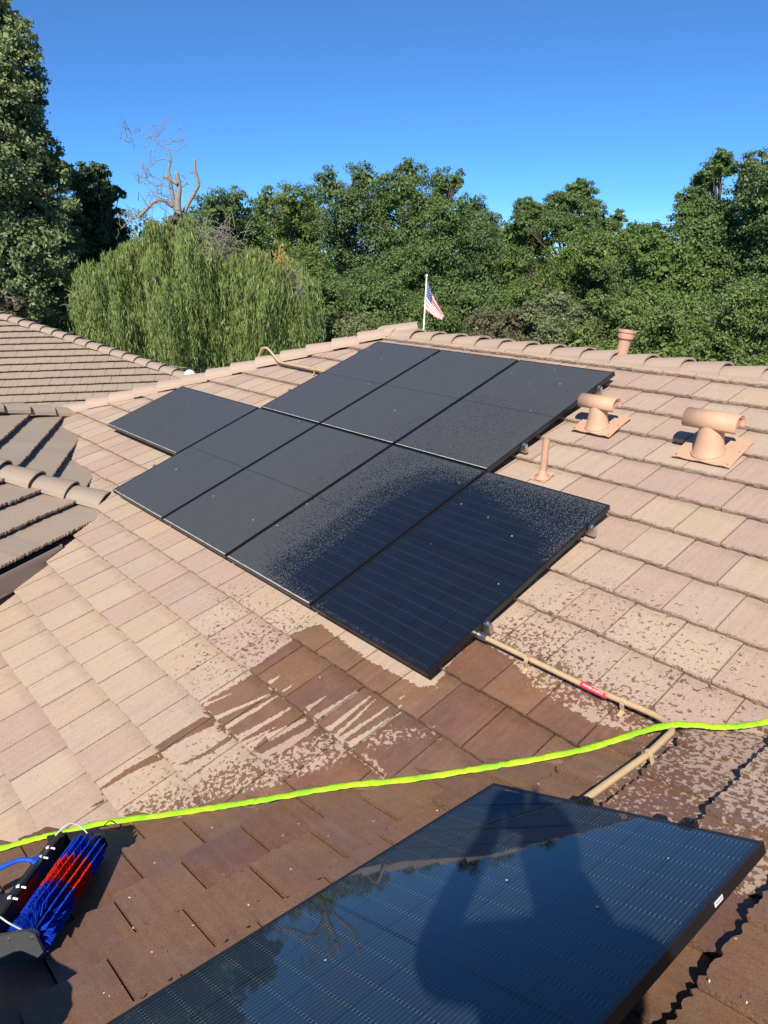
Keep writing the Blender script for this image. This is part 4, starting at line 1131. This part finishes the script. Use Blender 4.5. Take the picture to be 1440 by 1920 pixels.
# ------------------------------------------------------------------ flag, dome, cable
def flag():
    D = 20.0; tp = at(800, 519, D); bt = at(793, 640, D); ax = (tp - bt); Lp = np.linalg.norm(ax); ax /= Lp
    base = bt - ax * ((bt[2] - GROUND_Z) / ax[2])
    t = thing('flagpole', 'white flagpole with a limp red white and blue flag beyond the ridge', 'flagpole', Matrix.Translation(tuple(base)))
    b = MB(); b.tube([np.zeros(3), tp - base], [.035, .018], 10); b.build('pole', M_WHITE, t, smooth=True)
    b = MB(); lathe(b, tp - base, ax, [(-.01, .02), (.01, .034), (.03, .04), (.05, .034), (.07, .004)], 12); b.build('finial', M_WHITE, t, smooth=True)
    # cloth: hoist along the pole, fly falling to the lower right in folds
    h0 = at(800.3, 524, D) - base; h1 = at(796.4, 580, D) - base
    f0 = at(834.5, 592, D) - base; f1 = at(825.5, 601, D) - base
    NU, NV = 48, 26; grid = np.zeros((NU+1, NV+1, 3))
    bk = hv
    for i in range(NU+1):
        a = i/NU
        for j in range(NV+1):
            c = j/NV
            top = h0*(1-a) + f0*a; bot = h1*(1-a) + f1*a
            bulge = math.sin(a*math.pi)*.05*(1-c)
            p = top*(1-c) + bot*c + np.array([0, 0, 0])
            p = p + bk*(.06*math.sin(c*7 + a*2.2)*min(1, a*2.2) + .025*math.sin(c*15 - a*3)*a) - rv*(bulge)
            grid[i, j] = p
    cols = [simple('flag_red', (.70,.17,.15), .8), simple('flag_white', (.82,.79,.75), .8), simple('flag_blue', (.05,.075,.22), .8)]
    cw, chh = 19, 14
    # 13 stripes: two rows of cells each; canton: first seven stripes, 2/5 of the fly
    b = MB(); b.v = [tuple(p) for p in grid.reshape(-1, 3)]
    for i in range(NU):
        for j in range(NV):
            b.f.append([i*(NV+1)+j, (i+1)*(NV+1)+j, (i+1)*(NV+1)+j+1, i*(NV+1)+j+1])
            b.mi.append(2 if (i < cw and j < chh) else (0 if (j//2) % 2 == 0 else 1))
    fl = b.build('flag', cols, t, smooth=True)
    b = MB()
    def S(a, c):
        i = min(int(a*NU), NU-1); j = min(int(c*NV), NV-1); fa_, fc_ = a*NU - i, c*NV - j
        g = grid; return (g[i,j]*(1-fa_) + g[i+1,j]*fa_)*(1-fc_) + (g[i,j+1]*(1-fa_) + g[i+1,j+1]*fa_)*fc_
    for rw in range(9):
        nn = 6 if rw % 2 == 0 else 5
        for q in range(nn):
            a = (cw/NU)*((q*2 + (1 if rw % 2 == 0 else 2))/12); c = (chh/NV)*((rw+1)/10)
            pts = []
            for k_ in range(10):
                an = math.pi*k_/5; rr_ = 1.0 if k_ % 2 == 0 else .42
                pts.append(S(min(max(a + math.sin(an)*rr_*.0135, 0), .999), min(max(c - math.cos(an)*rr_*.0235, 0), .999)) + hv*.012)
            b.add(pts, [list(range(10))]); b.add([p - hv*.024 for p in pts], [list(range(10))])
    b.build('star', cols[1], fl)
flag()
dp = at(357, 712, 15.0)
t = thing('white_dome', 'small white domed cap at the low end of the far hip', 'dome', Matrix.Translation(tuple(dp)))
lathe(MB(), (0, 0, -.25), (0, 0, 1), [(0, .13), (.28, .13), (.34, .125), (.40, .10), (.44, .06), (.455, .004)], 20).build('dome', M_WHITE, t, smooth=True)
lathe(MB(), (0, 0, -.9), (0, 0, 1), [(0, .06), (.66, .06)], 12).build('stem', M_WHITE, t, smooth=True)
b = MB(); ca, cb, cc_ = at(310, 686, 17), at(357, 692, 17), at(392, 696, 17)
b.tube(smooth_path([ca - rv*6 + np.array([0, 0, .6]), ca, cb, cc_, cc_ + rv*8 + np.array([0, 0, .3])], 5), .011, 6)
tag(b.build('cable', M_BPLASTIC), 'thin dark overhead cable passing behind the white domed cap', 'cable')

# ------------------------------------------------------------------ ground
def ground_mat():
    k = NT('grass_ground'); P = k.pos(); a = k.noise(P, .35, 4, .6); g = k.noise(P, 14, 3, .7)
    c = k.mix(a, (.055,.085,.022), (.12,.11,.05)); c = k.mix(k.math('MULTIPLY', g, .5), c, (.03,.05,.012))
    return k.done(k.bsdf(c, .95, 0, .2, k.bump(g, .8, .05)))
b = MB(); G = 36; R_ = 900
vs = [(-8 + R_*(2*i/G-1), 10 + R_*(2*j/G-1), GROUND_Z) for i in range(G+1) for j in range(G+1)]
b.add(vs, [[i*(G+1)+j, (i+1)*(G+1)+j, (i+1)*(G+1)+j+1, i*(G+1)+j+1] for i in range(G) for j in range(G)])
tag(b.build('ground', ground_mat()), kind='structure')
def blades(name, cpx, cpy, D, wx, wy, n, hgt, seed, mat):
    r = np.random.default_rng(seed); c = at(cpx, cpy, D); f = -hv
    a = r.uniform(-wx, wx, n); d = r.uniform(-wy, wy, n)
    P = np.stack([c[0] + rv[0]*a + f[0]*d, c[1] + rv[1]*a + f[1]*d, np.full(n, GROUND_Z)], 1)
    h = hgt*r.uniform(.4, 1, n); w = .05; th = r.uniform(0, 6.28, n)
    dx_ = np.stack([np.cos(th), np.sin(th), 0*th], 1)*w; lean = np.stack([r.normal(0, .25, n), r.normal(0, .25, n), np.ones(n)], 1)*h[:, None]
    V = np.stack([P - dx_, P + dx_, P + lean], 1).reshape(-1, 3); F = np.arange(3*n).reshape(-1, 3)
    me = bpy.data.meshes.new(name); me.from_pydata(V.tolist(), [], F.tolist()); me.materials.append(mat)
    o = bpy.data.objects.new(name, me); link(o); return o

# ------------------------------------------------------------------ trees
def leaf_mat(name, dark, light, tip=None, trans=.25, rough=.5):
    k = NT(name); P = k.objc(); r = k.island(); big = k.noise(P, .55, 3, .6)
    f = k.math('ADD', k.math('MULTIPLY', r, .6), k.math('MULTIPLY', big, .5))
    c = k.ramp(f, [(.15, dark), (.6, light), (1.0, tip or light)])
    s1 = k.bsdf(c, rough, 0, .3)
    tr = k.n('ShaderNodeBsdfTranslucent'); k.put(tr.inputs[0], c)
    mx = k.n('ShaderNodeMixShader'); mx.inputs[0].default_value = trans
    k.t.links.new(s1, mx.inputs[1]); k.t.links.new(tr.outputs[0], mx.inputs[2])
    return k.done(mx.outputs[0])
OAK = [leaf_mat('oak_leaf_a', (.070,.118,.036), (.155,.225,.066)), leaf_mat('oak_leaf_b', (.080,.132,.034), (.175,.245,.062)), leaf_mat('oak_leaf_c', (.070,.115,.042), (.145,.208,.074))]
MAPLE = leaf_mat('plane_leaf', (.11,.145,.055), (.24,.29,.12), (.33,.36,.18), .25)
DARKL = leaf_mat('dark_leaf', (.045,.070,.028), (.095,.14,.050), (.20,.25,.10))
WILL = leaf_mat('willow_leaf', (.13,.19,.045), (.27,.34,.10), (.42,.45,.18), .3)
SHRB = [leaf_mat('shrub_leaf_a', (.090,.145,.038), (.19,.255,.072)), leaf_mat('shrub_leaf_b', (.12,.14,.062), (.23,.26,.12)), leaf_mat('shrub_leaf_c', (.11,.092,.055), (.20,.185,.105))]
def bark_mat(name, a, b_):
    k = NT(name); P = k.objc(); n_ = k.noise(k.scale(P, (6, 6, 1.2)), 2.0, 5, .65)
    return k.done(k.bsdf(k.mix(n_, a, b_), .9, 0, .2, k.bump(n_, .6, .05)))
BARK = bark_mat('bark', (.05,.038,.028), (.16,.125,.095)); DEAD = bark_mat('dead_wood', (.15,.125,.105), (.44,.38,.32))

def quads_mesh(name, C_, ax, bx_, mat):
    """one rhombic leaf per row: centre, long half axis, short half axis"""
    n = len(C_)
    V = np.stack([C_ - ax, C_ + bx_ - ax*.1, C_ + ax, C_ - bx_ - ax*.1], 1).reshape(-1, 3).astype(np.float32)
    me = bpy.data.meshes.new(name); me.vertices.add(4*n); me.vertices.foreach_set('co', V.ravel())
    me.loops.add(4*n); me.loops.foreach_set('vertex_index', np.arange(4*n, dtype=np.int32))
    me.polygons.add(n); me.polygons.foreach_set('loop_start', np.arange(0, 4*n, 4, dtype=np.int32)); me.polygons.foreach_set('loop_total', np.full(n, 4, np.int32))
    me.materials.append(mat); me.update(calc_edges=True); me.validate(); return me
def unit(v): return v / (np.linalg.norm(v, axis=-1, keepdims=True) + 1e-9)
def crown(lobes, n, leaf, seed, clump=.30, fill=.86, aspect=.62):
    """leaves gathered in clumps over the skin of overlapping lobes, with a sparse darker inside"""
    r = np.random.default_rng(seed)
    cs = np.array([l[0] for l in lobes]); rs = np.array([l[1] for l in lobes])
    w = rs**2; w /= w.sum()
    nc = max(24, int(n / 80))
    li = r.choice(len(lobes), nc, p=w)
    d = unit(r.normal(size=(nc, 3)) + np.array([0, 0, .25]))
    cc = cs[li] + d * (rs[li] * r.uniform(.74, 1.0, nc))[:, None] * np.array([1, 1, .92])
    # drop clumps buried deep inside another lobe
    dist = np.linalg.norm(cc[:, None, :] - cs[None], axis=2) / rs[None]
    keep = dist.min(1) > .52
    cc, d, li = cc[keep], d[keep], li[keep]; nc = len(cc)
    ci = r.integers(0, nc, int(n*fill))
    sg = clump * np.minimum(rs[li[ci]], 2.4) * r.uniform(.5, 1.1, len(ci))
    off = r.normal(size=(len(ci), 3)); off = unit(off) * (r.uniform(0, 1, len(ci))**.5 * sg * 1.15)[:, None] * np.array([1.15, 1.15, .7])
    P = cc[ci] + off; out = unit(off + d[ci]*sg[:, None]*.8)
    m_ = n - len(ci); l2 = r.choice(len(lobes), m_, p=w)
    P2 = cs[l2] + unit(r.normal(size=(m_, 3))) * (rs[l2] * r.uniform(.05, .62, m_))[:, None]
    P = np.vstack([P, P2]); out = np.vstack([out, unit(r.normal(size=(m_, 3)))])
    N = unit(out*.7 + r.normal(size=P.shape)*.55 + np.array([0, 0, .35]))
    t1 = unit(np.cross(N, r.normal(size=P.shape))); t2 = np.cross(N, t1)
    s = leaf * r.uniform(.6, 1.25, len(P)); s[len(ci):] *= 2.6
    return P, t1*s[:, None], t2*(s*aspect)[:, None]
def limbs(b, base, lobes, r0, seed):
    r = random.Random(seed); base = np.asarray(base, float)
    zs = [l[0][2] for l in lobes]; cx = np.mean([l[0] for l in lobes], axis=0)
    fork = base + (np.array([cx[0], cx[1], 0]) - np.array([base[0], base[1], 0]))*.25; fork[2] = base[2] + (np.percentile(zs, 55) - base[2]) * .5
    b.tube([base, base*.5 + fork*.5 + np.array([r.uniform(-.2, .2), r.uniform(-.2, .2), 0]), fork], [r0*1.25, r0, r0*.8], 10)
    for c_, rad in lobes:
        c_ = np.asarray(c_)
        if c_[2] < fork[2] - .3 and r.random() < .6: continue
        mid = fork*.45 + c_*.55 + np.array([r.uniform(-.4, .4), r.uniform(-.4, .4), r.uniform(-.2, .5)])
        b.tube([fork, mid, c_ + np.array([0, 0, rad*.3])], [r0*.5, r0*.3, r0*.08], 7)
        for q in range(4):
            e_ = c_ + np.array([r.uniform(-1, 1), r.uniform(-1, 1), r.uniform(-.3, 1)])*rad*.8
            b.tube([mid, (mid+e_)/2 + np.array([0, 0, .2]), e_], [r0*.2, r0*.12, r0*.03], 5)
def tree(name, cat, label, group, pxl, D, n, leaf, mat, seed, depth=.5, trunk_px=None, r0=.28, clump=.30, down=None, fill=.86):
    """pxl: silhouette lobes (px, py, radius px) measured on the photograph, given their distance D"""
    r = random.Random(seed); lob = []
    for (px, py, pr_) in pxl:
        dd_ = D + r.uniform(-1, 1)*depth*4
        lob.append((at(px, py, dd_), pr_ / F_PX * dd_ * 1.03))
    tx = trunk_px if trunk_px is not None else float(np.mean([q[0] for q in pxl]))
    base = at(tx, 640, D); base[2] = GROUND_Z
    t = thing(name, label, cat, Matrix.Translation(tuple(base)), group)
    lob = [(c - base, rr_) for c, rr_ in lob]
    if down:                                        # skirts of foliage towards the ground
        cx = np.mean([l[0] for l in lob], axis=0); zlo = min(l[0][2] for l in lob)
        for q in range(down):
            a = 2*math.pi*q/down; w = np.mean([l[1] for l in lob])
            lob.append((np.array([cx[0] + math.cos(a)*w*1.4, cx[1] + math.sin(a)*w*1.4, max(1.2, zlo*.55 + r.uniform(-1, 1))]), w*1.1))
    P, a_, b_ = crown(lob, n, leaf, seed, clump, fill)
    link(bpy.data.objects.new('crown', quads_mesh('crown', P, a_, b_, mat)), t)
    b = MB(); limbs(b, (0, 0, 0), lob, r0, seed); b.build('trunk', BARK, t, smooth=True)
    return t
GO = 'oaks forming the wood behind the house'
oaks = [
 ('dark oak just right of the dead snag, with low rounded top', [(400,395,36),(438,388,32),(372,430,40),(420,440,50),(460,450,45),(400,500,60),(450,520,60)], 68, 0),
 ('oak with two small rounded tops left of the tallest group', [(497,378,28),(545,385,36),(583,378,30),(520,430,50),(580,440,50),(500,480,55),(560,520,60),(600,500,50)], 74, 1),
 ('tallest oak of the middle group, with many rounded tops', [(622,350,32),(680,340,34),(650,395,46),(700,400,50),(640,450,50),(720,460,55),(680,520,60),(640,560,50)], 66, 2),
 ('oak with the bulging dome over the flagpole', [(770,335,30),(742,368,40),(790,395,44),(832,350,30),(856,338,18),(838,420,46),(770,450,50),(820,490,55),(760,520,55)], 63, 0),
 ('oak sloping down to the gap in the skyline', [(880,395,30),(905,418,30),(922,448,22),(880,450,46),(905,500,50),(860,530,55),(935,520,40)], 70, 2),
 ('lacy open crowned oak right of the gap in the skyline', [(985,392,20),(975,420,18),(1012,408,26),(1045,385,22),(1068,378,24),(1095,362,20),(1078,352,14),(1108,400,24),(1050,425,30),(1000,450,28),(1095,440,34),(1160,410,14),(1140,430,20)], 76, 0),
 ('low rounded oak below the lacy one, with sky showing behind', [(965,500,36),(1070,490,44),(1120,480,40),(1160,470,40),(1200,450,30),(1000,560,50),(1100,540,55),(960,570,45)], 67, 1),
 ('middle oak in front of the tall right hand oaks, with a round dome', [(1255,500,42),(1300,520,40),(1225,520,40),(1205,470,26),(1240,455,24),(1270,560,50),(1220,580,50),(1310,580,46)], 56, 1),
 ('tall oak with a leaning top near the right edge', [(1352,302,20),(1340,325,26),(1322,350,24),(1300,378,26),(1290,410,28),(1330,420,44),(1310,460,48),(1350,480,50),(1330,540,50)], 60, 0),
 ('tall broad oak at the right edge of the view', [(1400,322,26),(1440,318,32),(1400,360,36),(1445,370,50),(1405,420,44),(1450,440,55),(1410,490,50),(1450,540,60),(1520,360,70),(1530,470,80)], 57, 2),
 ('far oak seen through the dip in the skyline', [(930,450,34),(955,452,30),(980,470,40),(1020,500,36),(940,500,50)], 88, 1),
 ('far oak behind the low right hand treetops', [(1180,450,34),(1225,452,30),(1140,460,34),(1260,470,40),(1200,500,50)], 90, 2),
 ('far oak behind the twin topped one', [(480,425,40),(540,420,44),(430,430,40),(590,430,40)], 92, 1),
 ('oak filling the hollow behind the flag', [(600,560,50),(680,600,50),(760,590,50),(700,560,50),(840,580,50),(900,580,50)], 60, 0),
 ('oak in deep shade behind the willow crown', [(330,440,50),(280,450,50),(250,500,60),(350,500,60),(300,560,60)], 62, 2),
]
for i, (lab, px, D, k) in enumerate(oaks):
    tree('oak_tree', 'tree', lab, GO, px, D, 14000 if lab.startswith('far') or 'behind the willow' in lab else 66000, .17 if lab.startswith('far') else .095, OAK[k], 100 + i, .7, r0=.35, clump=.30, down=5)
GS = 'shrubs along the foot of the wood'
shr = [
 ('brownish shrub right of the flag', [(905,612,32),(950,610,34),(980,600,30)], 50, 2),
 ('pale grey green shrub left of the flue pipe', [(1010,590,30),(1050,600,36),(1040,560,24),(1085,610,34)], 48, 1),
 ('bright green shrub behind the flue pipe', [(1130,610,40),(1165,590,34),(1120,570,24),(1195,620,40)], 47, 0),
 ('leafy green shrub between the flue pipe and the right edge', [(1250,600,44),(1300,610,46),(1230,630,40),(1280,640,40)], 45, 0),
 ('bright shrub at the right edge above the ridge', [(1370,590,44),(1420,570,46),(1350,630,44),(1420,630,50),(1470,600,50)], 43, 0),
 ('low green bush left of the flag', [(680,620,30),(720,625,30),(650,612,24),(760,628,26)], 55, 1),
 ('yellow green bush behind the distant person', [(600,600,16),(628,612,20),(575,606,16)], 66, 1),
]
for i, (lab, px, D, k) in enumerate(shr):
    tree('shrub', 'shrub', lab, GS, px, D, 20000, .075, SHRB[k], 300 + i, .35, r0=.10, clump=.34, down=6)
GL = 'big trees at the left edge'
tree('plane_tree', 'tree', 'tall pale leaved tree at the left edge reaching the top of the view', GL,
     [(0,30,40),(22,75,36),(10,130,50),(45,165,38),(20,210,52),(58,200,22),(30,270,50),(5,330,50),(70,270,30),(95,300,24),(60,330,44),(112,330,24),(40,400,60),(100,400,40),(0,460,70),(70,470,56),(115,460,34),(30,540,56),(90,540,40),(-60,150,70),(-70,300,90),(-60,450,90)],
     36, 110000, .078, MAPLE, 41, .35, trunk_px=-30, r0=.35, clump=.26, down=4)
tree('dark_tree', 'tree', 'dark leafy tree in shade between the pale left tree and the willow', GL,
     [(150,335,24),(182,330,22),(205,365,22),(160,380,36),(195,410,34),(222,440,22),(150,440,46),(190,480,44),(215,520,36),(140,520,50),(180,560,44),(120,590,44),(165,620,40)],
     43, 60000, .085, DARKL, 43, .35, trunk_px=165, r0=.28, clump=.27, down=4)
tree('shrub', 'shrub', 'brown shrub behind the far left hip caps', GS, [(10,565,26),(30,575,22),(-20,570,30)], 26, 5000, .055, SHRB[2], 47, .15, r0=.06, down=3)

# willow with a dead, broken top
def willow():
    D = 35.0; base = at(350, 640, D); base[2] = GROUND_Z
    t = thing('willow_tree', 'weeping willow with bright hanging foliage and a dead broken top', 'tree', Matrix.Translation(tuple(base)))
    r = np.random.default_rng(77)
    mounds = [(330,470,56,2.5),(262,500,46,2.2),(405,505,46,2.2),(300,440,30,1.6),(255,470,26,1.4),(338,418,20,1.2),(372,438,22,1.2),(228,492,24,1.4),(160,520,22,1.4),(465,490,24,1.6),(580,545,20,1.4),(575,600,22,1.6),(150,565,20,1.4),(200,520,44,1.8),(185,560,40,1.8),(450,520,56,2.0),(505,500,40,1.6),(540,520,36,1.4),(490,560,56,2.2),(400,580,70,2.6),(300,590,80,2.8),(225,600,56,2.2),(545,570,34,1.5),(340,640,60,2.4),(440,630,60,2.2),(250,650,50,2.2),(520,630,44,1.8),(375,470,44,1.4)]
    Pc = []; L = []
    for px, py, pr_, dep in mounds:
        for q in range(int(pr_ * .28)):                 # curtains: bunches of strands that hang together
            a = r.uniform(0, 2*math.pi); rad = math.sqrt(r.uniform(0, 1))
            u0, v0 = px + math.cos(a)*rad*pr_, py - abs(math.sin(a))*rad*pr_*.8
            dd0 = D + r.uniform(-1.5, 1.0)*dep - (1-rad)*dep*.6; L0 = r.uniform(1.0, 4.6) * (pr_/60)**.4
            for q2 in range(11):
                Pc.append(at(u0 + r.normal()*5.2, v0 + r.normal()*5 - 2, dd0 + r.normal()*.18) - base); L.append(L0 * r.uniform(.75, 1.1))
    Pc = np.array(Pc); L = np.array(L); n = len(Pc); K = 36
    s = np.linspace(0, 1, K)
    outw = unit(np.stack([r.normal(size=n), r.normal(size=n), np.zeros(n)], 1))
    z0 = L[:, None]*s[None]**1.35
    P = Pc[:, None, :] + outw[:, None, :]*(np.minimum(s*2.2, 1)[None, :, None])*(.35*L/2)[:, None, None] - np.stack([0*z0, 0*z0, z0 - .25*np.sin(np.minimum(s*2, 1)*math.pi)[None]*.6], 2)
    P = P + r.normal(size=P.shape)*np.array([.035, .035, .05])
    P = P.reshape(-1, 3); P = P[P[:, 2] > .1]
    m_ = len(P)
    dirn = unit(np.stack([r.normal(size=m_)*.24, r.normal(size=m_)*.24, -np.ones(m_)], 1)); sd = unit(np.cross(dirn, r.normal(size=(m_, 3))))
    sz = r.uniform(.08, .16, m_)
    link(bpy.data.objects.new('foliage', quads_mesh('foliage', P, dirn*sz[:, None], sd*(sz*.135)[:, None], WILL)), t)
    # yellowing spray on the right shoulder
    q = 500; c = at(528, 500, D - 1.5) - base; Py = c + r.normal(size=(q, 3))*np.array([.22, .22, .40]); dy = unit(np.stack([r.normal(size=q)*.5, r.normal(size=q)*.5, -np.ones(q)], 1)); sy = unit(np.cross(dy, r.normal(size=(q, 3))))
    yl = leaf_mat('yellow_leaf', (.42,.28,.07), (.55,.40,.12)); o = bpy.data.objects.new('yellowed_leaves', quads_mesh('yellowed_leaves', Py, dy*.07, sy*.03, yl)); link(o, t)
    # dark crown core and trunk
    b = MB(); tr = [np.zeros(3), at(345, 520, D+.4) - base, at(328, 405, D) - base]
    b.tube(tr, [.55, .45, .30], 12)
    for q in range(26):
        a = r.uniform(0, 6.28); e_ = at(r.uniform(200, 540), r.uniform(480, 600), D + r.uniform(-2, 1.5)) - base
        b.tube([tr[1], (tr[1]+e_)/2 + np.array([0, 0, .9]), e_], [.16, .09, .02], 6)
    b.build('trunk', BARK, t, smooth=True)
    # dead snag: limbs traced at their own distance
    def pl(pts, dz=0): return [at(x, y, D - .6 + dz) - base for x, y in pts]
    b = MB(); px1 = D / F_PX
    for pts, r0_, r1_, dz in [([(335,405),(333,380),(336,350),(330,322)], 13, 6, 0), ([(330,395),(322,360),(318,338),(308,330)], 8, 5, .2), ([(333,345),(322,338),(316,320),(320,300),(314,275)], 6, 2.6, -.1),
        ([(345,400),(352,385),(368,355),(372,345),(366,320),(365,298)], 7, 4.5, .3), ([(325,388),(305,375),(290,378),(275,392),(262,405)], 7, 5, -.5), ([(318,300),(300,299),(282,310),(270,325),(258,335)], 2.6, 1.0, -.2),
        ([(314,276),(300,272),(285,260),(262,250),(245,249),(230,262)], 2.4, .7, 0), ([(316,272),(328,262),(338,264),(334,278)], 1.8, .6, .1), ([(300,272),(292,256),(290,240)], 1.3, .4, .2), ([(335,352),(345,348),(352,341)], 4, 2.5, 0),
        ([(262,250),(250,246),(240,240)], .9, .4, 0), ([(262,252),(250,262),(238,262)], .8, .3, 0), ([(290,378),(280,365),(262,345)], 1.6, .4, -.3), ([(300,372),(290,352),(285,335)], 1.4, .4, -.2), ([(308,372),(300,350),(303,335)], 1.2, .4, 0),
        ([(314,290),(300,280),(285,285)], 1.0, .4, 0), ([(340,330),(352,322),(362,324)], 1.2, .5, .2), ([(370,340),(380,345),(386,350)], 1.0, .4, .2), ([(262,405),(250,410),(238,418),(226,430)], 3.5, 1.0, -.6), ([(270,395),(255,398),(240,405)], 2.5, .8, -.5),
        ([(355,400),(372,420),(385,430)], 2.5, 1.0, .4), ([(280,320),(268,318),(262,310)], .8, .3, 0), ([(300,264),(296,250),(302,240)], .7, .3, .1), ([(328,262),(334,252),(336,246)], .7, .3, .1)]:
        P_ = smooth_path(pl(pts, dz), 4); k_ = len(P_)
        b.tube(P_, [px1*(r0_*(1-i/(k_-1)) + r1_*i/(k_-1))*(.47 if r0_ > 5 else .33) for i in range(k_)], 8)
    tips = [(230,262),(240,246),(240,262),(290,240),(258,335),(262,345),(285,335),(303,335),(285,285),(334,278),(302,240),(336,246),(362,324),(386,350),(226,430),(240,405),(262,310),(262,250),(285,260),(300,250),(316,272),(270,325),(282,310),(275,392),(250,410),(372,420),(338,264),(352,341)]
    for (x_, y_) in tips:
        for _ in range(3):
            p = at(x_ + r.normal()*3, y_ + r.normal()*3, D - .6 + r.normal()*.2) - base
            d_ = unit(np.array([r.normal(), r.normal(), r.normal()*.7 + .35])); Ls = r.uniform(.25, .85)
            q1 = p + d_*Ls*.5 + r.normal(size=3)*.05; q2 = p + d_*Ls + r.normal(size=3)*.10
            b.tube([p, q1, q2], [.014, .010, .004], 4, caps=False)
            b.tube([q1, q1 + unit(d_ + r.normal(size=3)*.7)*Ls*.45], [.008, .003], 4, caps=False)
    b.build('dead_top', DEAD, t, smooth=True)
    b = MB()
    for (cx, cy, w_, h_, q) in [(410,450,42,36,130),(300,365,30,30,40),(555,535,26,36,45),(250,420,16,20,24),(165,560,26,30,30),(390,480,50,16,50)]:
        for _ in range(q):
            u, v = cx + r.normal()*w_*.5, cy + r.normal()*h_*.5; a = r.uniform(0, 6.28); Ls = r.uniform(.3, .9)
            p = at(u, v, D - 2.2 + r.uniform(-.6, .8)) - base; d_ = unit(np.array([r.normal(), r.normal(), r.normal()*.8 + .2]))
            b.tube([p, p + d_*Ls*.5 + np.array([0, 0, .08]), p + d_*Ls], [.016, .012, .005], 4, caps=False)
    o = b.build('dead_twigs', DEAD, t); o['kind'] = 'stuff'
willow()
GR = leaf_mat('long_grass', (.05,.09,.02), (.13,.17,.05))
tag(blades('grass', 600, 640, 58, 9, 7, 9000, .35, 5, GR), 'rough green grass between the willow and the wood', 'grass', kind='stuff')
